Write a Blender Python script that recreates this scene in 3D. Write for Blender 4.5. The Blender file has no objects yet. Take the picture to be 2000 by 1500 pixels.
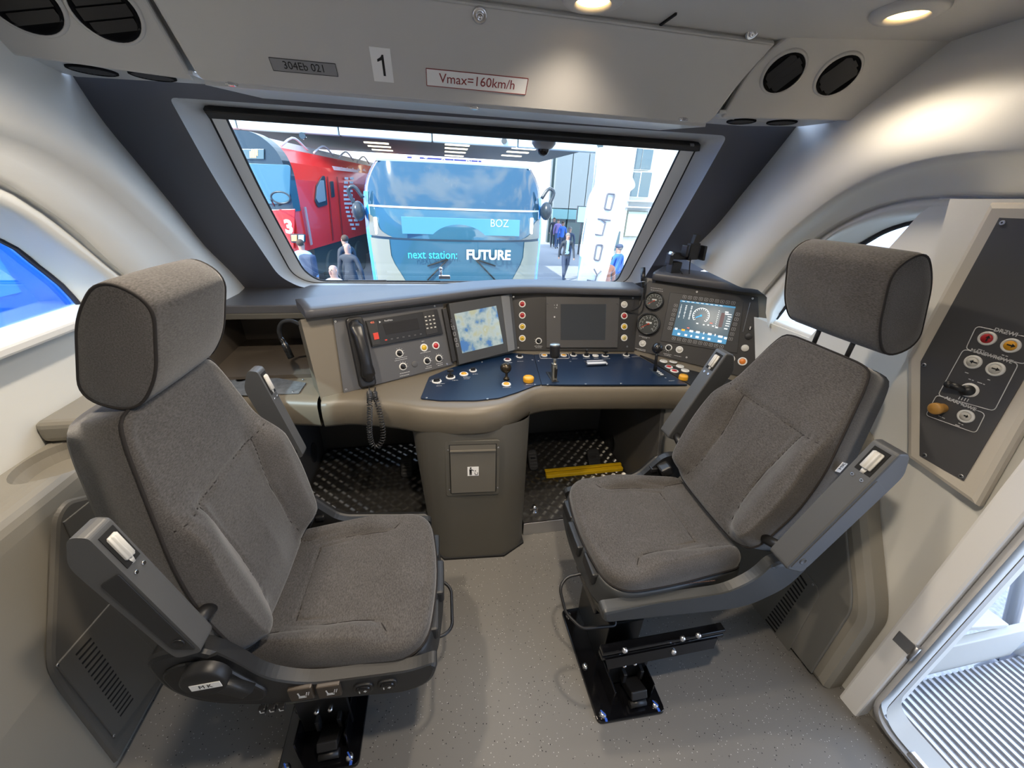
import bpy, bmesh, math, random
from mathutils import Vector as V, Matrix as Mx
random.seed(7)
S = bpy.context.scene
COL = S.collection
PI = math.pi
# ---------------------------------------------------------------- camera (13.5 mm, standing height in the cab)
F = 751.0
CAM = V((0, 0, 1.62))
_n = (V(((1000 - 0.043 * 1520 - 1000) / F, -(2270 - 750) / F, -1)) * -1).normalized()
_f = V((-161 / F, -(378 - 161 * 0.043 - 750) / F, -1))
_f = (_f - _n * _f.dot(_n)).normalized()
_r = _f.cross(_n)
ROT = Mx((_r, _f, _n))
cd = bpy.data.cameras.new('camera'); cam = bpy.data.objects.new('camera', cd); COL.objects.link(cam)
cd.sensor_width = 36; cd.lens = F * 36 / 2000; cd.clip_start = 0.02; cd.clip_end = 300
cam.matrix_world = Mx.Translation(CAM) @ ROT.to_4x4()
S.camera = cam
# ---------------------------------------------------------------- view, world, sun
S.view_settings.view_transform = 'Standard'; S.view_settings.look = 'None'
S.view_settings.exposure = 0.62; S.view_settings.gamma = 1.0
S.view_settings.use_curve_mapping = False
w = bpy.data.worlds.new('sky'); S.world = w; w.use_nodes = True
nt = w.node_tree; nt.nodes.clear()
def wn(t): return nt.nodes.new(t)
out = wn('ShaderNodeOutputWorld'); bg = wn('ShaderNodeBackground')
tc = wn('ShaderNodeTexCoord'); mp = wn('ShaderNodeMapping'); nz = wn('ShaderNodeTexNoise'); cr = wn('ShaderNodeValToRGB')
mp.inputs['Scale'].default_value = (1.6, 1.6, 3.4)
nz.inputs['Scale'].default_value = 1.9; nz.inputs['Detail'].default_value = 7; nz.inputs['Roughness'].default_value = .58
cr.color_ramp.elements[0].position = .46; cr.color_ramp.elements[0].color = (.30, .52, .92, 1)
cr.color_ramp.elements[1].position = .62; cr.color_ramp.elements[1].color = (1.0, 1.0, 1.0, 1)
for a, b in ((tc.outputs['Generated'], mp.inputs[0]), (mp.outputs[0], nz.inputs['Vector']), (nz.outputs['Fac'], cr.inputs[0]), (cr.outputs[0], bg.inputs[0]), (bg.outputs[0], out.inputs[0])):
    nt.links.new(a, b)
bg.inputs[1].default_value = 3.0
sd = bpy.data.lights.new('sun', 'SUN'); sun = bpy.data.objects.new('sun', sd); COL.objects.link(sun)
sd.energy = 6.0; sd.angle = 0.012; sd.color = (1, .95, .86)
SUN = V((-1.0, -.72, 1.0)).normalized()
sun.rotation_euler = SUN.to_track_quat('Z', 'Y').to_euler()
# ---------------------------------------------------------------- survey helpers: where a sight line meets a real surface
def ray(px, py): return (ROT @ V(((px - 1000) / F, -(py - 750) / F, -1))).normalized()
def hit(px, py, p0, n):
    r = ray(px, py); return CAM + r * ((p0 - CAM).dot(n) / r.dot(n))
def aX(px, py, x): return hit(px, py, V((x, 0, 0)), V((1, 0, 0)))
def aY(px, py, y): return hit(px, py, V((0, y, 0)), V((0, 1, 0)))
def aZ(px, py, z): return hit(px, py, V((0, 0, z)), V((0, 0, 1)))
KW = 0.5 / 0.778
NW = V((0, -1, -KW)).normalized()           # inward normal of the raked windscreen plane
def aW(px, py, off): return hit(px, py, V((0, 2.5, 1.107)) + V((0, -off, 0)), NW)
# ---------------------------------------------------------------- materials
MATS = {}
def mat(name, col, rough=.5, metal=0., emit=None, es=1., noise=0., nscale=60., bump=0., bscale=200., spec=.5, coat=0., alpha=None):
    if name in MATS: return MATS[name]
    m = bpy.data.materials.new(name); m.use_nodes = True
    t = m.node_tree; b = t.nodes['Principled BSDF']
    c = (*col, 1)
    b.inputs['Base Color'].default_value = c; b.inputs['Roughness'].default_value = rough
    b.inputs['Metallic'].default_value = metal; b.inputs['Specular IOR Level'].default_value = spec
    b.inputs['Coat Weight'].default_value = coat
    if emit: b.inputs['Emission Color'].default_value = (*emit, 1); b.inputs['Emission Strength'].default_value = es
    tcn = t.nodes.new('ShaderNodeTexCoord')
    if noise:
        n = t.nodes.new('ShaderNodeTexNoise'); n.inputs['Scale'].default_value = nscale; n.inputs['Detail'].default_value = 5
        r = t.nodes.new('ShaderNodeValToRGB')
        r.color_ramp.elements[0].position = .3; r.color_ramp.elements[1].position = .7
        r.color_ramp.elements[0].color = (*[x * (1 - noise) for x in col], 1); r.color_ramp.elements[1].color = (*[min(1, x * (1 + noise)) for x in col], 1)
        t.links.new(tcn.outputs['Object'], n.inputs['Vector']); t.links.new(n.outputs['Fac'], r.inputs[0]); t.links.new(r.outputs[0], b.inputs['Base Color'])
    if bump:
        n = t.nodes.new('ShaderNodeTexNoise'); n.inputs['Scale'].default_value = bscale; n.inputs['Detail'].default_value = 3
        bm_ = t.nodes.new('ShaderNodeBump'); bm_.inputs['Strength'].default_value = bump; bm_.inputs['Distance'].default_value = .002
        t.links.new(tcn.outputs['Object'], n.inputs['Vector']); t.links.new(n.outputs['Fac'], bm_.inputs['Height']); t.links.new(bm_.outputs[0], b.inputs['Normal'])
    MATS[name] = m; return m
def glass(name, tint=(1, 1, 1), refl=.06, rough=0.02):
    m = bpy.data.materials.new(name); m.use_nodes = True; t = m.node_tree; t.nodes.clear()
    o = t.nodes.new('ShaderNodeOutputMaterial'); mx = t.nodes.new('ShaderNodeMixShader')
    tr = t.nodes.new('ShaderNodeBsdfTransparent'); gl = t.nodes.new('ShaderNodeBsdfGlossy'); lw = t.nodes.new('ShaderNodeLayerWeight')
    tr.inputs[0].default_value = (*tint, 1); gl.inputs['Roughness'].default_value = rough
    lw.inputs[0].default_value = .25
    mu = t.nodes.new('ShaderNodeMath'); mu.operation = 'MULTIPLY_ADD'; mu.inputs[1].default_value = .5; mu.inputs[2].default_value = refl
    t.links.new(lw.outputs['Fresnel'], mu.inputs[0]); t.links.new(mu.outputs[0], mx.inputs[0])
    t.links.new(tr.outputs[0], mx.inputs[1]); t.links.new(gl.outputs[0], mx.inputs[2]); t.links.new(mx.outputs[0], o.inputs[0])
    MATS[name] = m; return m
def fabric(name, c1, c2):
    m = bpy.data.materials.new(name); m.use_nodes = True; t = m.node_tree; b = t.nodes['Principled BSDF']
    b.inputs['Roughness'].default_value = .95; b.inputs['Specular IOR Level'].default_value = .15
    b.inputs['Sheen Weight'].default_value = .25; b.inputs['Sheen Roughness'].default_value = .5
    tcn = t.nodes.new('ShaderNodeTexCoord')
    mp_ = t.nodes.new('ShaderNodeMapping'); mp_.inputs['Scale'].default_value = (260, 90, 260)
    n = t.nodes.new('ShaderNodeTexNoise'); n.inputs['Scale'].default_value = 1.6; n.inputs['Detail'].default_value = 4
    n2 = t.nodes.new('ShaderNodeTexNoise'); n2.inputs['Scale'].default_value = 7
    mx = t.nodes.new('ShaderNodeMath'); mx.operation = 'MULTIPLY_ADD'; mx.inputs[1].default_value = .28
    r = t.nodes.new('ShaderNodeValToRGB'); r.color_ramp.elements[0].position = .42; r.color_ramp.elements[1].position = .88
    r.color_ramp.elements[0].color = (*c1, 1); r.color_ramp.elements[1].color = (*c2, 1)
    bp = t.nodes.new('ShaderNodeBump'); bp.inputs['Strength'].default_value = .35; bp.inputs['Distance'].default_value = .001
    L = t.links.new
    L(tcn.outputs['Object'], mp_.inputs[0]); L(mp_.outputs[0], n.inputs['Vector']); L(tcn.outputs['Object'], n2.inputs['Vector'])
    L(n2.outputs['Fac'], mx.inputs[0]); L(n.outputs['Fac'], mx.inputs[2]); L(mx.outputs[0], r.inputs[0]); L(r.outputs[0], b.inputs['Base Color'])
    L(n.outputs['Fac'], bp.inputs['Height']); L(bp.outputs[0], b.inputs['Normal'])
    MATS[name] = m; return m
def speckle(name, base, dark, light):
    m = bpy.data.materials.new(name); m.use_nodes = True; t = m.node_tree; b = t.nodes['Principled BSDF']
    b.inputs['Roughness'].default_value = .5; b.inputs['Specular IOR Level'].default_value = .3
    tcn = t.nodes.new('ShaderNodeTexCoord'); L = t.links.new
    cols = base
    prev = None
    for sc, th, c in ((95, .085, dark), (120, .075, light)):
        vo = t.nodes.new('ShaderNodeTexVoronoi'); vo.inputs['Scale'].default_value = sc
        mpn = t.nodes.new('ShaderNodeMapping'); mpn.inputs['Location'].default_value = (sc, sc * .3, 0)
        lt = t.nodes.new('ShaderNodeMath'); lt.operation = 'LESS_THAN'; lt.inputs[1].default_value = .17
        sp = t.nodes.new('ShaderNodeSeparateColor'); g2 = t.nodes.new('ShaderNodeMath'); g2.operation = 'LESS_THAN'; g2.inputs[1].default_value = .3
        an = t.nodes.new('ShaderNodeMath'); an.operation = 'MULTIPLY'
        mxn = t.nodes.new('ShaderNodeMix'); mxn.data_type = 'RGBA'
        L(tcn.outputs['Object'], mpn.inputs[0]); L(mpn.outputs[0], vo.inputs['Vector']); L(vo.outputs['Distance'], lt.inputs[0])
        L(vo.outputs['Color'], sp.inputs[0]); L(sp.outputs[0], g2.inputs[0]); L(lt.outputs[0], an.inputs[0]); L(g2.outputs[0], an.inputs[1])
        L(an.outputs[0], mxn.inputs['Factor'])
        if prev is None: mxn.inputs['A'].default_value = (*base, 1)
        else: L(prev, mxn.inputs['A'])
        mxn.inputs['B'].default_value = (*c, 1); prev = mxn.outputs['Result']
    L(prev, b.inputs['Base Color'])
    MATS[name] = m; return m
WALL = mat('wall_plastic', (.73, .72, .67), .45, bump=.05, bscale=300)
HEAD = mat('header_plastic', (.56, .545, .515), .45, bump=.05, bscale=300)
DARK = mat('dark_surround', (.095, .098, .116), .45)
VENTB = mat('vent_black', (.004, .004, .005), .85, spec=.15)
DASHM = mat('dash_dark', (.075, .075, .082), .38, bump=.1, bscale=500)
BEIGE = mat('desk_beige', (.145, .124, .092), .42, bump=.1, bscale=600)
BEIGE_SHADED = mat('desk_beige_shaded', (.092, .086, .072), .5, bump=.08, bscale=500)  # same grey-beige as the desk, pedestal shade put into the colour
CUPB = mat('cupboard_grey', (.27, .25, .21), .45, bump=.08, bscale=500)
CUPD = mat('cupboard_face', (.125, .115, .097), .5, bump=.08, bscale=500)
DGAP = mat('gap_black', (.006, .006, .006), .9)
PANEL = mat('panel_charcoal', (.022, .021, .021), .5)
PANEL2 = mat('panel_grey', (.08, .08, .084), .45)
NAVY = mat('desk_navy', (.004, .015, .040), .33, spec=.7)
BLK = mat('black_plastic', (.013, .013, .014), .42)
SHELL = mat('seat_shell', (.018, .0185, .0195), .45, bump=.1, bscale=700)
ARMG = mat('armrest_grey', (.075, .076, .077), .45, bump=.08, bscale=700)
GLOSS = mat('black_paint', (.004, .004, .005), .15)
RUB = mat('rubber', (.012, .012, .013), .7)
BELLOW = mat('bellows', (.09, .085, .07), .7, bump=.2, bscale=400)
CHR = mat('chrome', (.75, .75, .77), .18, 1.)
STEEL = mat('brushed_steel', (.55, .55, .56), .35, 1.)
ALU = mat('aluminium', (.62, .62, .63), .35, 1.)
WHT = mat('white_plastic', (.72, .71, .68), .45)
LABEL = mat('white_label', (.88, .87, .84), .6)
GLAB = mat('grey_label', (.26, .26, .265), .6)
INK = mat('black_ink', (.01, .01, .01), .7)
REDINK = mat('red_ink', (.26, .035, .03), .6)
PRINT = mat('white_print', (.62, .62, .62), .6)
RED = mat('button_red', (.42, .02, .025), .35)
YEL = mat('button_yellow', (.62, .40, .02), .35)
AMB = mat('button_amber', (.68, .33, .02), .3)
GRN = mat('button_green', (.01, .12, .04), .35)
CLR = mat('button_clear', (.55, .53, .48), .35)
YELB = mat('yellow_bar', (.72, .45, .01), .4)
FAB = fabric('seat_fabric', (.042, .0385, .036), (.104, .097, .092))
FABD = fabric('seat_fabric_dark', (.045, .038, .034), (.105, .092, .084))
SEAM = mat('seam', (.016, .013, .012), .9)
STITCH = mat('stitch', (.10, .05, .035), .8)
FLOOR = speckle('floor_vinyl', (.165, .158, .146), (.02, .02, .02), (.45, .44, .42))
GLASS = glass('clear_glass', (.95, .98, .97), .015)
# ---------------------------------------------------------------- mesh builder
def basis(d):
    d = d.normalized(); u = V((0, 0, 1)) if abs(d.z) < .9 else V((1, 0, 0))
    a = d.cross(u).normalized(); return a, a.cross(d).normalized(), d
class MB:
    def __init__(s): s.bm = bmesh.new(); s.mi = 0; s.sm = False
    def vs(s, pts): return [s.bm.verts.new(p) for p in pts]
    def f(s, vv):
        try: q = s.bm.faces.new(vv)
        except ValueError: return None
        q.material_index = s.mi; q.smooth = s.sm; return q
    def poly(s, pts): s.f(s.vs(pts)); return s
    def loft(s, rings, closed=True, cap0=False, cap1=False):
        R_ = [s.vs(r) for r in rings]; n = len(rings[0])
        for a, b in zip(R_, R_[1:]):
            for i in range(n if closed else n - 1):
                j = (i + 1) % n; s.f((a[i], a[j], b[j], b[i]))
        sm = s.sm; s.sm = False
        if cap0: s.f(R_[0][::-1])
        if cap1: s.f(R_[-1])
        s.sm = sm; return s
    def prism(s, pts, d, bev=0):
        """solid from a planar outline pushed along d; bev rounds the far rim"""
        pts = [V(p) for p in pts]; d = V(d)
        if bev:
            c = sum(pts, V()) / len(pts); n = len(pts); L = d.length
            def ins(k):
                o = []
                for i, p in enumerate(pts):
                    e1 = (p - pts[i - 1]).normalized(); e2 = (pts[(i + 1) % n] - p).normalized()
                    m = (e2 - e1)
                    dn = d.normalized(); n1 = dn.cross(e1); n2 = dn.cross(e2)
                    if (n1.dot(c - p)) < 0 and (n2.dot(c - p)) < 0: n1 = -n1; n2 = -n2
                    mm = (n1 + n2); mm = mm / max(.35, mm.length_squared / 2) if mm.length > 1e-6 else n1
                    o.append(p + mm * k)
                return o
            r = [pts, [p + d * (1 - bev / L) for p in pts], [p + d * (1 - .3 * bev / L) for p in ins(bev * .3)], [p + d for p in ins(bev)]]
            s.loft(r, True, True, True)
        else: s.loft([pts, [p + d for p in pts]], True, True, True)
        return s
    def box(s, c, sz, M=None, bev=0, seg=2):
        b = bmesh.new(); bmesh.ops.create_cube(b, size=1)
        for v in b.verts: v.co = V((v.co.x * sz[0], v.co.y * sz[1], v.co.z * sz[2]))
        if bev: bmesh.ops.bevel(b, geom=list(b.edges), offset=bev, segments=seg, profile=.5, affect='EDGES')
        T = Mx.Translation(V(c)) @ (M.to_4x4() if M else Mx.Identity(4))
        s.add(b, T); b.free(); return s
    def add(s, b, T=None):
        mp = {}
        for v in b.verts: mp[v] = s.bm.verts.new(T @ v.co if T else v.co)
        for f_ in b.faces: s.f([mp[v] for v in f_.verts])
        return s
    def cyl(s, p0, p1, r0, r1=None, n=16, caps=True):
        p0 = V(p0); p1 = V(p1); r1 = r0 if r1 is None else r1; a, b, _ = basis(p1 - p0)
        def ring(p, r): return [p + (a * math.cos(t) + b * math.sin(t)) * r for t in [2 * PI * i / n for i in range(n)]]
        s.loft([ring(p0, r0), ring(p1, r1)], True, caps, caps); return s
    def lathe(s, prof, o, d, n=20, cap=True):
        o = V(o); a, b, d = basis(V(d))
        rings = [[o + d * h + (a * math.cos(t) + b * math.sin(t)) * max(r, 1e-5) for t in [2 * PI * i / n for i in range(n)]] for r, h in prof]
        s.loft(rings, True, cap, cap); return s
    def tube(s, path, r, n=8, closed=False, flat=None):
        path = [V(p) for p in path]; m = len(path); rings = []; pa = None
        for i, p in enumerate(path):
            t = (path[(i + 1) % m] - path[i - 1]) if closed else (path[min(i + 1, m - 1)] - path[max(i - 1, 0)])
            t.normalize()
            if pa is None: pa = basis(t)[0]
            pa = (pa - t * pa.dot(t)).normalized(); pb = t.cross(pa)
            rr = r[i] if isinstance(r, (list, tuple)) else r
            rings.append([p + (pa * math.cos(q) + pb * math.sin(q)) * rr for q in [2 * PI * k / n for k in range(n)]])
        if closed: rings.append(rings[0]); s.loft(rings)
        else: s.loft(rings, True, True, True)
        return s
    def sph(s, c, r, n=16, sc=(1, 1, 1)):
        b = bmesh.new(); bmesh.ops.create_uvsphere(b, u_segments=n, v_segments=n // 2 + 1, radius=r)
        s.add(b, Mx.Translation(V(c)) @ Mx.Diagonal((*sc, 1))); b.free(); return s
    def text(s, body, fr, a, b, size, h=.0006, align='CENTER', ang=0, th=.0004, sx=1., bold=0):
        cu = bpy.data.curves.new('t', 'FONT'); cu.body = body; cu.size = size; cu.align_x = align; cu.align_y = 'CENTER'; cu.extrude = th / 2; cu.resolution_u = 3; cu.offset = bold
        o = bpy.data.objects.new('t', cu); COL.objects.link(o)
        bpy.context.view_layer.update()
        me = bpy.data.meshes.new_from_object(o.evaluated_get(bpy.context.evaluated_depsgraph_get()))
        T = fr.M() @ Mx.Translation((a, b, h)) @ Mx.Rotation(ang, 4, 'Z') @ Mx.Diagonal((sx, 1, 1, 1))
        tb = bmesh.new(); tb.from_mesh(me); s.add(tb, T); tb.free()
        bpy.data.objects.remove(o); bpy.data.curves.remove(cu); bpy.data.meshes.remove(me); return s
WM = {}
def M_of(o): return WM.get(o.name, Mx.Identity(4)) if o else Mx.Identity(4)
def obj(name, mb, mats, parent=None, label=None, kind=None):
    bm = mb.bm
    me = bpy.data.meshes.new(name)
    bmesh.ops.remove_doubles(bm, verts=bm.verts, dist=1e-6)
    bmesh.ops.recalc_face_normals(bm, faces=bm.faces)
    bm.to_mesh(me); bm.free()
    for m in (mats if isinstance(mats, (list, tuple)) else [mats]): me.materials.append(m)
    o = bpy.data.objects.new(name, me); COL.objects.link(o)
    if parent: o.parent = parent; me.transform(M_of(parent).inverted()); WM[o.name] = M_of(parent)
    else:
        if me.vertices:
            xs = [v.co.x for v in me.vertices]; ys = [v.co.y for v in me.vertices]; zs = [v.co.z for v in me.vertices]
            c = V(((min(xs) + max(xs)) / 2, (min(ys) + max(ys)) / 2, min(zs)))
            me.transform(Mx.Translation(-c)); o.location = c; WM[o.name] = Mx.Translation(c)
    if label: o['label'] = label
    if kind: o['kind'] = kind
    return o
def tag(o, label, cat, group=None, kind=None):
    o['label'] = label; o['category'] = cat
    if group: o['group'] = group
    if kind: o['kind'] = kind
    return o
def thing(name, label, cat, loc=(0, 0, 0), rz=0, group=None):
    o = bpy.data.objects.new(name, None); COL.objects.link(o); o.empty_display_size = .05
    o.location = loc; o.rotation_euler = (0, 0, rz); WM[o.name] = Mx.Translation(V(loc)) @ Mx.Rotation(rz, 4, 'Z')
    return tag(o, label, cat, group)
def struct(name, mb, m, label=None):
    o = obj(name, mb, m); o['kind'] = 'structure'
    if label: o['label'] = label
    return o
class Fr:
    """a flat working frame: origin, x axis, y axis; z is the outward normal"""
    def __init__(s, o, ex, ey):
        s.o = V(o); s.x = V(ex).normalized(); ey = V(ey); s.y = (ey - s.x * ey.dot(s.x)).normalized(); s.z = s.x.cross(s.y)
    def M(s): return Mx(((s.x.x, s.y.x, s.z.x, s.o.x), (s.x.y, s.y.y, s.z.y, s.o.y), (s.x.z, s.y.z, s.z.z, s.o.z), (0, 0, 0, 1)))
    def p(s, a, b, h=0): return s.o + s.x * a + s.y * b + s.z * h
    def R(s): return Mx((s.x, s.y, s.z)).transposed()
    def ab(s, px, py, h=0):
        q = hit(px, py, s.o + s.z * h, s.z) - s.o; return q.dot(s.x), q.dot(s.y)
    def px(s, px, py, h=0): return s.p(*s.ab(px, py, h), h)
def rpoly(pts, r, n=5):
    """round the corners of a closed outline (any dimension)"""
    pts = [V(p) for p in pts]; o = []; m = len(pts)
    for i, p in enumerate(pts):
        rr = r[i] if isinstance(r, (list, tuple)) else r
        if rr <= 0: o.append(p); continue
        a = pts[i - 1] - p; b = pts[(i + 1) % m] - p
        k = min(rr, a.length * .49, b.length * .49); a = a.normalized() * k; b = b.normalized() * k
        for j in range(n + 1):
            t = j / n; o.append(p + a * (1 - t) ** 2 + b * t * t)
    return o
def rrect(w_, h_, r, cx=0, cy=0, n=5):
    return [(q.x, q.y) for q in rpoly([V((cx - w_ / 2, cy - h_ / 2)), V((cx + w_ / 2, cy - h_ / 2)), V((cx + w_ / 2, cy + h_ / 2)), V((cx - w_ / 2, cy + h_ / 2))], r, n)]
def spline(pts, n, closed=False):
    """Catmull-Rom through the points, n samples evenly spaced by length"""
    pts = [V(p) for p in pts]; m = len(pts); d = []
    segs = m if closed else m - 1
    for i in range(segs):
        p0 = pts[(i - 1) % m] if closed or i > 0 else pts[0] * 2 - pts[1]
        p1 = pts[i]; p2 = pts[(i + 1) % m]
        p3 = pts[(i + 2) % m] if closed or i < m - 2 else pts[-1] * 2 - pts[-2]
        for k in range(14):
            t = k / 14
            d.append(.5 * ((2 * p1) + (p2 - p0) * t + (2 * p0 - 5 * p1 + 4 * p2 - p3) * t * t + (3 * p1 - p0 - 3 * p2 + p3) * t ** 3))
    d.append(pts[0] if closed else pts[-1])
    L = [0]
    for a, b in zip(d, d[1:]): L.append(L[-1] + (b - a).length)
    o = []; j = 0; cnt = n if closed else n - 1
    for i in range(n):
        s_ = L[-1] * i / cnt
        while j < len(L) - 2 and L[j + 1] < s_: j += 1
        t = (s_ - L[j]) / max(1e-9, L[j + 1] - L[j]); o.append(d[j].lerp(d[j + 1], t))
    return o
def fluff(bm_mb, fr, outline, T, rim, fn=None, seams=(), sw=.006, sd_=.006, rings=34, back=0., bulge=0., smooth_side=True):
    """upholstered pad: outline (a,b) in frame fr, thickness T with a rim radius, fn(a,b) adds height, seams are grooved in"""
    n = len(outline); cx = sum(p[0] for p in outline) / n; cy = sum(p[1] for p in outline) / n
    R0 = sum(math.hypot(p[0] - cx, p[1] - cy) for p in outline) / n
    def dseg(a, b):
        best = 9
        for pl in seams:
            for (x0, y0), (x1, y1) in zip(pl, pl[1:]):
                dx = x1 - x0; dy = y1 - y0; t = max(0, min(1, ((a - x0) * dx + (b - y0) * dy) / (dx * dx + dy * dy + 1e-12)))
                best = min(best, math.hypot(a - x0 - t * dx, b - y0 - t * dy))
        return best
    rr = []
    rim_s = rim / R0
    ss = [1 - rim_s * (1 - math.cos(k / 6 * PI / 2)) for k in range(7)]
    hs = [T - rim + rim * math.sin(k / 6 * PI / 2) for k in range(7)]
    last = ss[-1]
    for k in range(1, rings): ss.append(last * (1 - k / rings)); hs.append(T)
    out_ = [[fr.p(p[0], p[1], -back) for p in outline]]
    for s_, h in zip(ss, hs):
        row = []
        for p in outline:
            a = cx + (p[0] - cx) * s_; b = cy + (p[1] - cy) * s_
            hh = h + bulge * (1 - s_ * s_)
            k = min(1, (1 - s_) / max(rim_s, 1e-3))
            if fn: hh += fn(a, b) * k
            if seams:
                q = dseg(a, b)
                if q < sw * 3: hh -= sd_ * math.exp(-(q / sw) ** 2) * k
            row.append(fr.p(a, b, hh))
        out_.append(row)
    c = fr.p(cx, cy, T + bulge + (fn(cx, cy) if fn else 0))
    sm = bm_mb.sm; bm_mb.sm = True
    Rr = [bm_mb.vs(r) for r in out_]
    for a, b in zip(Rr, Rr[1:]):
        for i in range(n): j = (i + 1) % n; bm_mb.f((a[i], a[j], b[j], b[i]))
    cv = bm_mb.bm.verts.new(c)
    for i in range(n): bm_mb.f((Rr[-1][i], Rr[-1][(i + 1) % n], cv))
    bm_mb.sm = False; bm_mb.f(Rr[0][::-1]); bm_mb.sm = sm
    def hf(a, b):
        an = math.atan2(b - cy, a - cx); best = min(outline, key=lambda p: abs((math.atan2(p[1] - cy, p[0] - cx) - an + PI) % (2 * PI) - PI))
        s_ = math.hypot(a - cx, b - cy) / math.hypot(best[0] - cx, best[1] - cy)
        if s_ > .985: return None
        k = min(1, (1 - s_) / max(rim_s, 1e-3)); q = min(1, (1 - s_) / rim_s)
        return T - rim + rim * math.sqrt(max(0, 1 - (1 - q) ** 2)) + bulge * (1 - s_ * s_) + ((fn(a, b) if fn else 0) - sd_) * k + .0008
    return hf
def screw(fr, a, b, parent, r=.0045, m=None, h=0., name='screw'):
    k = MB(); k.sm = True; o = fr.p(a, b, h)
    k.lathe([(r, 0), (r, .0012), (r * .8, .0022)], o, fr.z, 10)
    k.mi = 1; k.lathe([(r * .38, .0022), (r * .38, .0026)], o, fr.z, 6)
    return obj(name, k, [m or STEEL, INK], parent)
# ================================================================ SETTING
k = MB(); k.box((.12, .7, -.03), (2.76, 3.4, .06)); struct('floor', k, FLOOR)
def c3(pts, x, ext=()):
    return [aX(px, py, x) for px, py in pts] + [V((x, y, z)) for y, z in ext]
def loftwall(name, curves, m, n=70):
    k = MB(); k.sm = True; k.loft([spline(c, n) for c in curves], closed=False); return struct(name, k, m)
# left wall: outer skin from the dark pillar to the crease, then the arched recess round the side window
LX = -1.0
L0 = [aW(px, py, .15) for px, py in ((497, 584), (450, 530), (400, 480), (340, 405), (270, 320), (200, 235), (140, 145))] + [V((-1.08, 1.62, 2.06)), V((-1.08, 1.3, 2.12)), V((-1.08, .8, 2.14)), V((-1.08, -.75, 2.14))]
Lc = [(432, 590), (430, 570), (380, 500), (300, 420), (200, 335), (100, 270), (0, 230)]
Lcr = c3(Lc, LX, ((1.1, 1.79), (.9, 1.80), (.5, 1.785), (-.75, 1.78)))
def mixc(a, b, t, dx=0):
    A = spline(a, 40); B = spline(b, 40); return [p.lerp(q, t) + V((dx, 0, 0)) for p, q in zip(A, B)]
Lr0 = c3(((405, 592), (400, 570), (350, 505), (270, 428), (180, 352), (90, 297), (0, 262)), LX - .035, ((1.1, 1.755), (.9, 1.765), (.5, 1.755), (-.75, 1.75)))
Lb0 = c3(((300, 600), (272, 553), (220, 503), (150, 438), (60, 373), (0, 338)), -1.055, ((1.15, 1.675), (.95, 1.69), (.5, 1.68), (-.75, 1.68)))
Lb1 = c3(((285, 600), (263, 556), (210, 507), (140, 443), (50, 382), (0, 352)), -1.07, ((1.15, 1.66), (.95, 1.675), (.5, 1.665), (-.75, 1.665)))
Lg = c3(((278, 600), (256, 558), (200, 511), (100, 427), (50, 393), (0, 366)), -1.105, ((1.15, 1.65), (.95, 1.665), (.5, 1.655), (-.75, 1.655)))
Lh = c3(((272, 600), (250, 558), (193, 512), (95, 433), (45, 400), (0, 375)), -1.07, ((1.15, 1.64), (.95, 1.655), (.5, 1.645), (-.75, 1.645)))
L5 = c3(((250, 600), (215, 552), (120, 480), (60, 437), (0, 405)), -1.085, ((1.2, 1.585), (1.0, 1.61), (.5, 1.60), (-.75, 1.60)))
L5b = c3(((245, 600), (205, 556), (110, 486), (50, 444), (0, 414)), -1.115, ((1.2, 1.57), (1.0, 1.595), (.5, 1.585), (-.75, 1.585)))
L6 = c3(((175, 618), (160, 605), (120, 560), (70, 520), (0, 470)), -1.2, ((1.2, 1.545), (1.0, 1.57), (.5, 1.56), (-.75, 1.56)))
loftwall('wall_left', [L0, mixc(L0, Lcr, .5, .012), Lcr, Lr0, mixc(Lr0, Lb0, .5, -.012), Lb0, Lb1], WALL)
loftwall('trim_1', [Lb1, Lg, Lh, mixc(Lh, L5, .5, .01), L5, L5b, L6], WALL)
k = MB(); k.box((-1.16, .72, .6), (.06, 2.94, 1.22)); struct('wall_left_lower', k, WALL).name = 'wall_left_lower'
ZS = 1.215
k = MB(); k.box((-1.19, .12, 1.42), (.04, 1.78, .46)); struct('trim_sun_block', k, WALL)  # unseen panel added over the window's rear part to stop sun on the floor
wl = thing('window_2', 'arched side window left of the seats with white sill', 'window', (-1.2, .7, ZS))
del wl['category']; wl['kind'] = 'structure'
k = MB(); k.box((-1.145, 1.42, ZS - .004), (.14, .9, .03), bev=.008); obj('window_sill', k, WHT, wl)
k = MB(); k.sm = True; k.tube([p + V((.004, 0, 0)) for p in spline(L6[1:], 50)], .008, 6); obj('rubber_seal', k, mat('seal_blue', (.01, .012, .03), .5), wl)
k = MB(); k.box((-1.207, 1.4, 1.4), (.006, .9, .42)); obj('pane', k, glass('blue_glass', (.75, .9, 1), .03), wl)
# right wall
RX = 1.46
R0 = [aW(px, py, .15) for px, py in ((1335, 505), (1350, 490), (1400, 440), (1455, 372), (1510, 305), (1558, 244))] + [V((1.62, 1.62, 2.0)), V((1.64, 1.35, 2.10)), V((1.64, .9, 2.16)), V((1.64, -.75, 2.16))]
Rcr = c3(((1440, 558), (1500, 490), (1560, 435), (1650, 370), (1750, 325), (1880, 298), (2000, 290)), RX, ((.6, 1.785), (.2, 1.78), (-.75, 1.78)))
Rr0 = c3(((1450, 562), (1508, 503), (1568, 448), (1655, 386), (1752, 343), (1880, 316), (2000, 308)), RX + .04, ((.6, 1.765), (.2, 1.76), (-.75, 1.76)))
Rb0 = c3(((1480, 566), (1545, 492), (1610, 440), (1690, 400), (1778, 379), (1880, 372), (2000, 374)), 1.545, ((.6, 1.69), (.2, 1.69), (-.75, 1.69)))
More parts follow.
